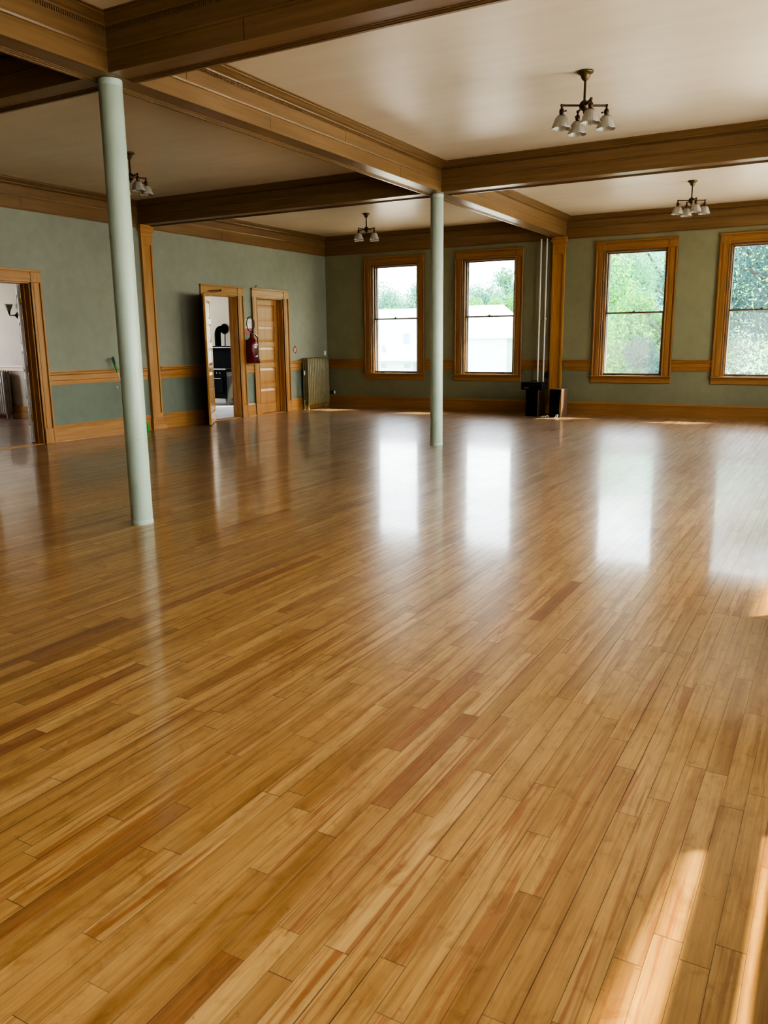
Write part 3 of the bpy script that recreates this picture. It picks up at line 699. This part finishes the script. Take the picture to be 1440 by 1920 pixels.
# ------------------------------------------------------------------ things on the door wall
# fire extinguisher (local: wall at y=0 behind, -y into the room, x along the wall) placed with rotation +90
fe = empty('fire_extinguisher', (W, 13.355, 0), PI/2); tag(fe, 'dark red fire extinguisher with black hose loop hung between the two doorways', 'fire extinguisher')
c = (0, -.14, 0)
MB().lathe([(0, 1.095), (.105, 1.095), (.115, 1.108), (.115, 1.46), (.106, 1.52), (.072, 1.575), (.038, 1.60), (.030, 1.63)], c, 32).build('cylinder', 'extinguisher_red', fe)
m = MB().lathe([(.034, 1.626), (.034, 1.65), (.022, 1.66), (.022, 1.70)], c, 16); m.build('valve_head', 'antique_brass', fe)
m = MB().box(-.015, -.135-.10, 1.672, .015, -.09, 1.684).box(-.015, -.135-.11, 1.70, .015, -.09, 1.712); m.tube([(.0, -.20, 1.68), (.05, -.22, 1.655), (.09, -.22, 1.62)], .012, 8); m.build('carry_handle', 'chrome', fe)
pts = []
for k in range(25):
    t = PI*1.55*k/24 - PI*.28
    pts.append((-.012+.085*math.cos(t), -.16, 1.83+.155*math.sin(t)))
pts = [(.012, -.135, 1.685)] + pts[0:] 
MB().tube([(.06, -.16, 1.70)]+[(-.055+.125*math.cos(-PI*.36+2*PI*.93*k/30), -.165-.0005*k, 1.865+.145*math.sin(-PI*.36+2*PI*.93*k/30)) for k in range(31)]+[(.03, -.20, 1.67), (.10, -.21, 1.60), (.135, -.18, 1.50)], .0105, 8).build('hose', 'rubber_black', fe)
MB().lathe([(.014, 1.52), (.016, 1.46), (.024, 1.38), (.040, 1.20), (.052, 1.085), (.050, 1.084), (.0, 1.10)], (.150, -.155, 0), 16).build('discharge_horn', 'rubber_black', fe)
def wrap(a0, a1, z0, z1, r=.1165):
    m = MB(); n = 8; vs = []
    for k in range(n+1):
        t = a0+(a1-a0)*k/n
        for z in (z0, z1): vs.append((c[0]+r*math.cos(t), c[1]+r*math.sin(t), z))
    m.add(vs, [(2*k, 2*k+2, 2*k+3, 2*k+1) for k in range(n)]); return m
wrap(-PI*.62, -PI*.10, 1.445, 1.475).build('label_band', 'white_paper', fe)
wrap(-PI*.64, -PI*.46, 1.395, 1.43).build('label_small', 'white_paper', fe)
wrap(-PI*.30, -PI*.12, 1.36, 1.44).build('label_tag', 'white_paper', fe)
m = wrap(-PI*.60, -PI*.50, 1.215, 1.235, .1168); 
for v in wrap(-PI*.50, -PI*.36, 1.225, 1.25, .1168).v: pass
m2 = wrap(-PI*.50, -PI*.36, 1.222, 1.250, .1168); m.add(m2.v, m2.f); m.build('label_mark', 'white_paper', fe)
MB().box(-.03, -.026, 1.35, .03, 0, 1.55).box(-.05, -.10, 1.30, .05, 0, 1.32).build('wall_bracket', 'black_iron', fe)
sg = empty('safety_sign', (W, 13.46, 0), PI/2); tag(sg, 'small white and red wall sign with an arrow behind the extinguisher hose', 'sign')
MB().box(-.10, -.004, 1.66, .10, -.0005, 1.79).build('lower_panel', 'sign_red', sg); MB().box(-.10, -.004, 1.79, .10, -.0005, 1.97).build('upper_panel', 'white_paper', sg)
m = MB(); m.add([(-.045, -.0052, 1.895), (0, -.0052, 1.945), (.045, -.0052, 1.895), (.03, -.0052, 1.885), (0, -.0052, 1.917), (-.03, -.0052, 1.885)], [(0, 1, 4, 5), (1, 2, 3, 4)]); m.build('arrow', 'grey_frame', sg)
# thermostat-like plate by the corner, outlets
o = MB().box(-.03, -.022, -.05, .03, 0, .05).box(-.012, -.028, -.02, .012, -.02, .02).build('thermostat', 'white_paper', None, .005); o.location = (W, 16.255, 1.245); o.rotation_euler = (0, 0, PI/2); tag(o, 'small white plate on the wall above the bronze radiator', 'thermostat')
eo = empty('power_outlet', (-10.545, D-.0, .332)); tag(eo, 'dark outlet box with a white plug low on the wall beside the bronze radiator', 'outlet')
MB().box(-.055, -.045, -.035, .055, -.001, .035).build('box', 'rubber_black', eo, .005)
MB().box(.052, -.05, -.028, .075, -.01, .032).tube([(.068, -.04, .0), (.085, -.05, -.015), (.088, -.045, -.04)], .006, 8).build('plug', 'white_paper', eo)
eo = empty('power_outlet', (-5.295, D, .79)); tag(eo, 'dark outlet box on the wall between the pipes and the oak pilaster', 'outlet')
MB().box(-.03, -.045, -.055, .03, -.001, .055).build('box', 'rubber_black', eo, .005)
MB().tube([(0, -.03, -.055), (.005, -.035, -.14), (.0, -.03, -.22)], .006, 8).build('cord', 'rubber_black', eo)
# broom and dustpan beside the near pilaster
bt, bb = Vector((W+.115, 9.735, 1.17)), Vector((W+.42, 9.845, .012)); d = (bt-bb).normalized()
br = empty('broom', bb); tag(br, 'upside-down broom with green bristles leaning on the wall behind the near column', 'broom')
MB().tube([(0, 0, 0), d*((bt-bb).length-.10)], .011, 10).build('handle', 'pink_handle', br)
q = d.to_track_quat('Z', 'Y').to_matrix().to_4x4(); ln = (bt-bb).length
m = MB(); m.lathe([(.013, ln-.14), (.016, ln-.10), (.020, ln-.04), (.020, ln)], (0, 0, 0), 12); m.v = [tuple(q @ Vector(v)) for v in m.v]; m.build('head', 'green_plastic', br)
m = MB()
for k in range(46):
    a = random.uniform(-.034, .034); b = random.uniform(-.012, .012)
    m.tube([(a*.45, b, ln-.01), (a, b*1.6, ln+random.uniform(.10, .135))], .003, 4)
m.v = [tuple(q @ Vector(v)) for v in m.v]; m.build('bristles', 'green_bristle', br)
dp = empty('dustpan', (W+.19, 10.155, 0), .5); tag(dp, 'bright green dustpan standing on the floor between the near column and the pilaster', 'dustpan')
m = MB().box(-.11, -.02, 0, .11, -.014, .18).box(-.11, -.02, 0, -.104, .09, .16).box(.104, -.02, 0, .11, .09, .16).box(-.11, -.02, 0, .11, .09, .006); m.build('pan', 'green_plastic', dp, .003)
MB().tube([(0, -.017, .178), (0, .0, .20), (0, .02, .215)], [.012, .010, .012], 8).build('handle', 'green_plastic', dp)
sc = MB(); sc.add([(0, 0, .001), (.05, .01, .012), (.07, .05, .004), (.03, .06, .018), (-.02, .04, .002)], [(0, 1, 3), (1, 2, 3), (0, 3, 4)]); o = sc.build('scrap', 'yellow_scrap'); o.location = (W+.07, 9.98, .001); tag(o, 'tiny yellow scrap on the floor by the baseboard left of the near column', 'scrap')

# ------------------------------------------------------------------ side-room things
# sconce
sx, sz = -14.63, 2.09
so = empty('wall_sconce', (sx, PW, sz)); tag(so, 'small bronze wall sconce with an upturned glass shade through the left doorway', 'wall lamp')
MB().lathe([(0.0, -.075), (.018, -.07), (.024, -.045), (.040, -.030), (.062, -.012), (.065, 0)], (0, 0, 0), 20, 1).build('backplate', 'bronze', so)
m = MB().tube([(0, -.06, 0), (-.03, -.09, .0), (-.07, -.11, .0), (-.09, -.12, .005), (-.095, -.12, .03)], .012, 10); m.lathe([(.012, .02), (.022, .04), (.022, .075), (.034, .085), (.034, .092)], (-.095, -.12, 0), 16); m.build('arm', 'bronze', so)
m = MB().lathe([(.030, .09), (.05, .13), (.072, .19), (.082, .215), (.079, .214), (.069, .19), (.047, .13), (.027, .09)], (-.095, -.12, 0), 32, 2, True, lambda t, r, z: (r*(1+.03*math.cos(8*t)*max(0, (z-.09)/.125)), z)); m.build('glass_shade', 'opal_glass', so)
# stove
st = empty('cook_stove', (-13.0, 15.43, 0)); tag(st, 'black iron cook stove with grey side panel seen through the open middle doorway', 'stove')
LX = -1.15; DY = .62
m = MB().box(LX, 0, .17, -.012, DY, .86); m.build('body', 'black_iron', st, .01)
MB().box(-.012, .02, .17, .0, DY-.02, .80).box(-.012, .06, .22, .006, DY-.06, .72).build('side_panel', 'grey_enamel', st, .006)
MB().box(LX-.03, -.035, .86, .025, DY+.02, .90).build('cooktop', 'black_iron', st, .008)
MB().box(LX-.03, -.037, .868, .026, -.034, .895).build('top_trim', 'radiator_silver', st)
MB().box(LX, DY-.12, .90, .0, DY-.09, 1.40).build('splashback', 'black_iron', st, .004)
MB().box(LX-.02, DY-.36, 1.385, .02, DY-.05, 1.43).build('warming_shelf', 'black_iron', st, .006)
MB().box(LX-.02, DY-.365, 1.385, .02, DY-.358, 1.405).build('shelf_trim', 'radiator_silver', st)
for a, b in ((-.60, -.08), (-1.10, -.66)):
    dd = MB().box(a, -.02, .30, b, 0, .70).build('oven_door', 'black_iron', st, .008)
    MB().tube([(a+.06, -.02, .66), (a+.06, -.055, .66), (b-.06, -.055, .66), (b-.06, -.02, .66)], .008, 8).build('handle', 'chrome', dd)
for kx in (-.16, -.26, -.36, -.46):
    MB().lathe([(0, -.045), (.016, -.04), (.018, -.012), (.010, 0)], (kx, -.002, .79), 14, 1).build('knob', 'chrome', st)
for lx in (LX+.06, -.06):
    for ly in (.05, DY-.05):
        MB().tube([(lx, ly, .18), (lx, ly, .10), (lx+.02*(1 if lx > -.5 else -1), ly, .0)], [.035, .022, .030], 10).build('leg', 'grey_enamel', st)
px, py = -.745, DY+.02
pts = [(px, py, 1.10), (px, py, 1.70)]
for k in range(1, 9):
    t = k/8*PI/2; pts.append((px+.0, py+.13*(1-math.cos(t)), 1.70+.15*math.sin(t)))
pts.append((px, D-.022-15.43, 1.85))
MB().tube(pts, .078, 18).build('stovepipe', 'black_iron', st)
MB().lathe([(.080, 0), (.125, -.004), (.130, -.012), (.125, -.02), (.080, -.024)], (px, D-.022-15.43, 1.85), 28, 1).build('pipe_collar', 'black_iron', st)
MB().tube([(px+.13, py+.1, 1.10), (px+.12, py+.14, 1.75)], .012, 8).build('damper_rod', 'black_iron', st)

# ------------------------------------------------------------------ pipes and sound gear by the far pilaster
for x, lab in ((-5.468, 'cream vertical heating pipe, left one of two beside the second window'), (-5.350, 'cream vertical heating pipe, right one of two next to the oak pilaster')):
    r = empty('heating_pipe', (x, D-.085, 0)); tag(r, lab, 'pipe', 'pair of heating pipes')
    MB().lathe([(.017, 0.0), (.017, SZ-.02)], (0, 0, 0), 18).build('tube', 'cream_pipe', r)
    MB().lathe([(.0175, 0), (.04, 0), (.04, .006), (.02, .012)], (0, 0, 0), 18).build('floor_flange', 'cream_pipe', r)
    MB().box(-.012, .02, 1.9, .012, .084, 1.93).build('wall_clip', 'cream_pipe', r)
sp = empty('loudspeaker', (-5.345, 15.60, 0), 0.0); tag(sp, 'tall black loudspeaker standing under the black amplifier', 'loudspeaker')
MB().box(-.13, .014, 0, .13, .42, .525).build('cabinet', 'walnut_side', sp, .006)
MB().box(-.125, 0, .012, .125, .016, .515).build('grille', 'black_cloth', sp, .006)
am = empty('amplifier', (-5.355, 15.575, .526)); tag(am, 'wide black amplifier box resting on the left loudspeaker', 'amplifier')
MB().box(-.215, .01, 0, .225, .33, .145).build('case', 'black_vinyl', am, .008)
MB().box(-.205, 0, .008, .215, .012, .137).build('front_panel', 'black_vinyl', am, .003)
for k in range(5): MB().lathe([(0, -.014), (.010, -.012), (.011, 0)], (.02+.04*k, 0, .10), 12, 1).build('knob', 'rubber_black', am)
m = MB()
for k, (a, h) in enumerate(((-.145, .028), (-.128, .018), (-.112, .018), (-.096, .022), (-.082, .016), (-.066, .028))):
    m.add([(a, -.0012, .035), (a+.006, -.0012, .035), (a+.012, -.0012, .035+h), (a+.006, -.0012, .035+h)], [(0, 1, 2, 3)])
m.box(-.14, -.0014, .028, -.07, -.0008, .031); m.build('badge', 'grey_frame', am)
MB().tube([(-.06, .16, .145), (-.05, .16, .175), (.06, .16, .175), (.07, .16, .145)], .008, 8).build('carry_handle', 'rubber_black', am)
s2 = empty('loudspeaker', (-4.868, 15.60, 0), 0.0); tag(s2, 'black loudspeaker with tan side panel, right of the amplifier stack', 'loudspeaker')
MB().box(-.115, .016, 0, .112, .45, .545).build('cabinet', 'tan_side', s2, .006)
m = MB(); m.prism([(-.115, .006), (.100, .006), (.085, .16), (.098, .36), (.112, .50), (.108, .54), (-.115, .54)], 1, 0.0, .018); m.build('grille', 'black_cloth', s2)
m = MB(); m.prism([(.100, .0), (.125, .0), (.125, .548), (.108, .548), (.112, .50), (.098, .36), (.085, .16)], 1, -.004, .03); m.build('front_trim', 'tan_side', s2)
for nme, pts, lab in (('audio_cable', [(-5.15, 15.56, .008), (-5.10, 15.50, .01), (-5.05, 15.53, .02), (-5.02, 15.47, .008), (-4.99, 15.52, .03), (-4.97, 15.55, .01)], 'pale coiled cable on the floor between the loudspeakers'),
                      ('audio_cable', [(-4.84, 15.55, .008), (-4.81, 15.53, .05), (-4.78, 15.55, .04), (-4.80, 15.51, .008), (-4.83, 15.49, .006)], 'short pale cable end in front of the right loudspeaker')):
    # smooth the path
    P = [Vector(p) for p in pts]; out = []
    for i in range(len(P)-1):
        a, b, cc, e = P[max(i-1, 0)], P[i], P[i+1], P[min(i+2, len(P)-1)]
        for k in range(6):
            t = k/6; out.append(.5*((2*b)+(cc-a)*t+(2*a-5*b+4*cc-e)*t*t+(3*b-a-3*cc+e)*t**3))
    out.append(P[-1]); o = MB().tube(out, .006, 8).build(nme, 'white_paper'); tag(o, lab, 'cable')

# ------------------------------------------------------------------ outdoors
GZ = -4.2
gm = MB(); n = 60
for i in range(n+1):
    for j in range(n+1):
        x = -140+220*i/n; y = -30+230*j/n; s1 = min(1, max(0, (y-66)/26)); s2 = min(1, max(0, (x+29)/6))
        z = GZ + (0 if y < 95 else ((y-95)/105)**1.1*(16+max(0, (x+75))*.22)*.9 + 1.5*math.sin(x*.13)*((y-95)/105))
        z = max(z, GZ + 20*s2*s1*s1*(3-2*s1))
        gm.v.append((x, y, z))
for i in range(n):
    for j in range(n): gm.f.append((i*(n+1)+j, (i+1)*(n+1)+j, (i+1)*(n+1)+j+1, i*(n+1)+j+1)); gm.sm.append(True)
struct(gm.build('ground', 'earth'), 'pale light-bouncing ground and green hillside outdoors', 'ground')
ev = MB().box(W-.4, D+T, 3.44, 2.70, D+T+1.45, 3.56); ev.prism([(RX+T, FY), (2.60, FY), (2.60, 4.07), (2.84, 6.2), (2.70, 6.4), (2.70, D+T), (RX+T, D+T)], 2, 3.44, 3.56)  # unseen overhang, its edge bent to trim the sunlight on the floor
struct(ev.build('trim_30', 'grey_frame'), 'unseen roof overhang shaped to cut the sun patches', 'eave')

hs = empty('white_house', (-42, 85, GZ)); tag(hs, 'large white house with white hipped roof seen through the two left windows', 'house')
def hb(m, x0, y0, z0, x1, y1, z1): return m.box(x0+42, y0-85, z0-GZ, x1+42, y1-85, z1-GZ)
hb(MB(), -52, 85, GZ, -41.2, 97, 5.15).build('front_wing', 'siding_white', hs)
hb(MB(), -41.2, 86, GZ, -32.5, 97, 1.75).build('main_wall', 'siding_white', hs)
m = MB(); X0, X1 = -41.2+42, -32.15+42; Y0, Y1 = .6, 12.4; z0, z1 = 1.7-GZ, 5.3-GZ
m.add([(X0, Y0, z0), (X1, Y0, z0), (X1, Y1, z0), (X0, Y1, z0), (X0, 5.5, 5.5-GZ), (-34.75+42, 5.5, 5.5-GZ)], [(0, 1, 5, 4), (1, 2, 5), (2, 3, 4, 5), (0, 4, 3), (0, 3, 2, 1)]); m.build('hip_roof', 'roof_white', hs)
m = MB(); m.prism([(-1.6, -.62-GZ+.0), (0, -.38-GZ), (0, -.55-GZ), (-1.6, -.75-GZ)], 0, -9.9, .8); m.build('porch_roof', 'roof_white', hs)
for (a, b, u, v) in ((-44.8, -44.04, 1.17, 2.39), (-47.75, -47.2, -1.6, -1.1), (-44.75, -44.4, -1.58, -1.08), (-44.3, -44.0, -1.58, -1.08), (-43.55, -42.6, -2.3, -1.0)):
    w_ = hb(MB(), a-.06, 84.93, u-.06, b+.06, 85.0, v+.06).build('window', 'siding_white', hs); hb(MB(), a, 84.9, u, b, 84.94, v).build('pane', 'house_pane', w_)
m = MB(); m.lathe([(0, 0), (.28, 0), (.24, .2), (.12, .3), (.2, .5), (.22, .62), (.08, .75), (.05, .95)], (-47.38+42, -.3, .25-GZ), 10); m.build('vent', 'house_pane', hs)

def tree(name, x, y, h, r, n, leaf, mats, label, seed, cz=.6, squash=1.0, group=None, z0=None):
    rnd = random.Random(seed); z0 = GZ if z0 is None else z0
    t = empty(name, (x, y, z0)); tag(t, label, 'tree', group)
    m = MB(); m.tube([(0, 0, -.3), (.1, 0, h*.3), (-.1, .1, h*.6), (.05, 0, h*.85)], [r*.075, r*.06, r*.04, r*.015], 8)
    for k in range(5):
        a = rnd.uniform(0, 2*PI); zz = h*rnd.uniform(.35, .65); m.tube([(0, 0, zz), (math.cos(a)*r*.35, math.sin(a)*r*.35, zz+h*.12), (math.cos(a)*r*.7, math.sin(a)*r*.7, zz+h*.2)], [r*.03, r*.02, r*.008], 6)
    m.build('trunk', 'bark', t)
    blobs = []
    for k in range(18):
        a = rnd.uniform(0, 2*PI); q = rnd.random()**.6; zz = rnd.uniform(-1, 1); rad = math.sqrt(max(0, 1-zz*zz))
        blobs.append((Vector((math.cos(a)*rad*q*r*.75, math.sin(a)*rad*q*r*.75, h*cz+zz*h*(1-cz)*.78*squash)), r*rnd.uniform(.28, .5)))
    parts = [MB() for _ in mats]
    n = int(n*3.0); leaf *= .50
    for k in range(n):
        c_, br_ = blobs[rnd.randrange(len(blobs))]
        dv = Vector((rnd.gauss(0, 1), rnd.gauss(0, 1), rnd.gauss(0, 1))).normalized()
        p = c_ + dv*br_*(rnd.random()**.35)
        s = leaf*rnd.uniform(.6, 1.3); nn = (dv+Vector((rnd.gauss(0, .7), rnd.gauss(0, .7), rnd.gauss(0, .7)+.3))).normalized(); u = nn.orthogonal().normalized()
        u = Matrix.Rotation(rnd.uniform(0, 2*PI), 3, nn) @ u; w = nn.cross(u)
        mi = min(len(mats)-1, int(rnd.random()*len(mats)))
        parts[mi].add([p-u*s, p-w*s*.45, p+u*s, p+w*s*.45], [(0, 1, 2, 3)])
    for mb, mt in zip(parts, mats):
        if mb.f: mb.build('foliage', mt, t)
G = 'trees outside the windows'
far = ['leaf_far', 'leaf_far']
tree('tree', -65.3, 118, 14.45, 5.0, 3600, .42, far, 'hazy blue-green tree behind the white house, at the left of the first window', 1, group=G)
tree('tree', -69.4, 140, 16.7, 5.6, 3800, .46, far, 'hazy blue-green tree above the middle of the first window', 2, group=G)
tree('tree', -54.3, 118, 14.5, 5.2, 3600, .42, far, 'hazy blue-green tree at the right of the first window', 3, group=G)
tree('tree', -56.4, 103, 10.5, 2.9, 3000, .32, ['leaf_bright'], 'bright yellow-green tree rising over the white roof in the first window', 4, group=G)
tree('tree', -62.6, 104, 9.8, 2.8, 2600, .32, ['leaf_mid', 'leaf_bright'], 'smaller green tree left of the yellow-green one in the first window', 14, group=G)
tree('tree', -58.0, 140, 16.4, 5.2, 3600, .46, far, 'hazy tree at the left of the second window', 5, group=G)
tree('tree', -62.2, 164, 20.3, 6.5, 4200, .52, far+['leaf_mid'], 'tall hazy tree in the middle of the second window', 6, group=G)
tree('tree', -47.6, 142, 19.5, 5.6, 4200, .46, far+['leaf_mid'], 'tallest hazy tree at the right of the second window', 7, group=G)
tree('tree', -45.6, 107, 11.8, 3.8, 3600, .36, ['leaf_bright', 'leaf_mid'], 'green tree close behind the white roof in the second window', 8, group=G)
tree('tree', -47.9, 126, 14.25, 4.6, 4200, .40, ['leaf_mid', 'leaf_bright'], 'green tree right of the white roof in the second window', 9, group=G)
tree('tree', -35.6, 104, 11.8, 3.6, 3400, .34, ['leaf_mid', 'leaf_bright'], 'green tree beside the gable end of the white house', 10, group=G)
for k, (x, y, h, r, nn, mts, lab) in enumerate((
    (-17.5, 66, 17.5, 5.5, 12000, ['leaf_mid', 'leaf_far'], 'tall leafy tree at the upper left of the third window'),
    (-14.6, 79, 21.3, 6.2, 12000, ['leaf_mid', 'leaf_far'], 'tall leafy tree at the upper right of the third window'),
    (-14.3, 53, 10.8, 4.6, 10000, ['leaf_bright', 'leaf_mid'], 'bright leafy tree in the middle of the third window'),
    (-8.7, 42, 7.6, 3.0, 8000, ['leaf_mid', 'leaf_bright'], 'lower leafy tree at the right of the third window'))):
    tree('tree', x, y, h, r, nn, .24, mts, lab, 20+k, cz=.52, squash=1.1, group=G)
tree('tree', -8.7, 31, 7.2, 1.5, 6000, .11, ['leaf_bright', 'leaf_mid'], 'small bright tree at the lower left of the third window', 31, group=G)
tree('tree', -5.8, 33.5, 9.0, 2.0, 8000, .13, ['leaf_shaded'], 'dark shaded tree at the lower right of the third window', 32, group=G, cz=.5, squash=1.1)
tree('tree', -3.2, 47, 15.5, 5.5, 12000, .22, ['leaf_shaded'], 'dark hazy tree filling the back of the fourth window', 33, cz=.5, squash=1.15, group=G)
tree('tree', -9.0, 60, 12.5, 4.0, 8000, .20, ['leaf_shaded', 'leaf_mid'], 'dark tree between the third and fourth windows', 34, cz=.5, squash=1.1, group=G)
tree('tree', -1.0, 39, 11.0, 4.4, 11000, .20, ['leaf_shaded'], 'dark hazy tree at the right of the fourth window', 35, cz=.48, squash=1.2, group=G)
tree('tree', -1.1, 25.0, 9.4, 2.6, 1100, .10, ['leaf_bright', 'leaf_mid', 'leaf_far'], 'near tree with bright single leaves in the upper fourth window', 36, cz=.72, squash=1.1, group=G)

# ------------------------------------------------------------------ light
w = bpy.data.worlds.new('sky'); scn.world = w; w.use_nodes = True; nt = w.node_tree; nt.nodes.clear()
sky = N(nt, 'ShaderNodeTexSky'); sky.sky_type = 'NISHITA'; sky.sun_disc = False; sky.sun_elevation = math.radians(39); sky.sun_rotation = math.radians(45); sky.dust_density = 4.0; sky.air_density = 1.4; sky.altitude = 200
bg = N(nt, 'ShaderNodeBackground'); L(nt, mixc(nt, 0.55, sky.outputs[0], (5.5, 5.7, 6.0)), bg.inputs[0]); bg.inputs[1].default_value = 2.5
L(nt, bg.outputs[0], N(nt, 'ShaderNodeOutputWorld').inputs[0])
def light(name, kind, loc, rot, energy, color, **kw):
    d = bpy.data.lights.new(name, kind); d.energy = energy; d.color = color
    for k, v in kw.items(): setattr(d, k, v)
    o = bpy.data.objects.new(name, d); COL.objects.link(o); o.location = loc; o.rotation_euler = rot; return o
k = 1/.87
dirv = Vector((-1, -1, -k/1.0)).normalized()
sun = light('sun', 'SUN', (10, 30, 20), dirv.to_track_quat('-Z', 'Y').to_euler(), 24.0, (1.0, 0.80, 0.40), angle=math.radians(0.8))
for i, c in enumerate(RWIN):  # fill lamps added outside the right windows to boost the daylight
    light('window_sky_right', 'AREA', (RX+T+.35, c, 2.05), (0, math.radians(90), 0), (110, 150, 150, 200, 190, 180)[i], (1.0, 0.97, 0.92), shape='RECTANGLE', size=2.3, size_y=1.15)
for c in WIN:
    light('window_sky_back', 'AREA', (c, D+T+.02, 2.0), (math.radians(-90), 0, 0), 10.0, (1, 1, 1), shape='RECTANGLE', size=1.15, size_y=2.3).data.cycles.is_portal = True
light('stove_room_portal', 'AREA', (-12.15, D+.32, 1.85), (math.radians(-90), 0, 0), 10.0, (1, 1, 1), shape='RECTANGLE', size=1.2, size_y=1.8).data.cycles.is_portal = True
light('side_room_fill', 'AREA', (SX-.35, 9.25, 1.85), (0, math.radians(-90), 0), 75.0, (1, .98, .95), shape='RECTANGLE', size=2.1, size_y=1.3)  # added lamp, brightens the room behind the left doorway
light('stove_room_fill', 'AREA', (SX-.35, 13.3, 1.85), (0, math.radians(-90), 0), 70.0, (.95, .98, 1), shape='RECTANGLE', size=2.1, size_y=2.6)  # added lamp, brightens the stove room from out of view

# ------------------------------------------------------------------ camera
f, yaw, pitch, roll, h = 1514.09, 0.511245, -0.208266, -0.0106475, 1.5
fw = Vector((-math.sin(yaw)*math.cos(pitch), math.cos(yaw)*math.cos(pitch), math.sin(pitch)))
r0 = Vector((math.cos(yaw), math.sin(yaw), 0)); u0 = r0.cross(fw)
rt = r0*math.cos(roll)+u0*math.sin(roll); up = -r0*math.sin(roll)+u0*math.cos(roll)
cd = bpy.data.cameras.new('camera'); cam = bpy.data.objects.new('camera', cd); COL.objects.link(cam)
cd.sensor_fit = 'VERTICAL'; cd.sensor_height = 24.0; cd.lens = f*24.0/1920.0; cd.clip_end = 500; cd.clip_start = .05
cam.matrix_world = Matrix(((rt.x, up.x, -fw.x, 0), (rt.y, up.y, -fw.y, 0), (rt.z, up.z, -fw.z, h), (0, 0, 0, 1)))
scn.camera = cam
scn.view_settings.view_transform = 'AgX'; scn.view_settings.look = 'AgX - High Contrast'; scn.view_settings.exposure = -0.30
cy = scn.cycles; cy.use_denoising = True; cy.max_bounces = 7; cy.diffuse_bounces = 4; cy.glossy_bounces = 3; cy.use_adaptive_sampling = True; cy.adaptive_threshold = 0.12; cy.adaptive_min_samples = 20; cy.transparent_max_bounces = 16; cy.transmission_bounces = 6; cy.sample_clamp_indirect = 6.0; cy.caustics_reflective = False; cy.caustics_refractive = False
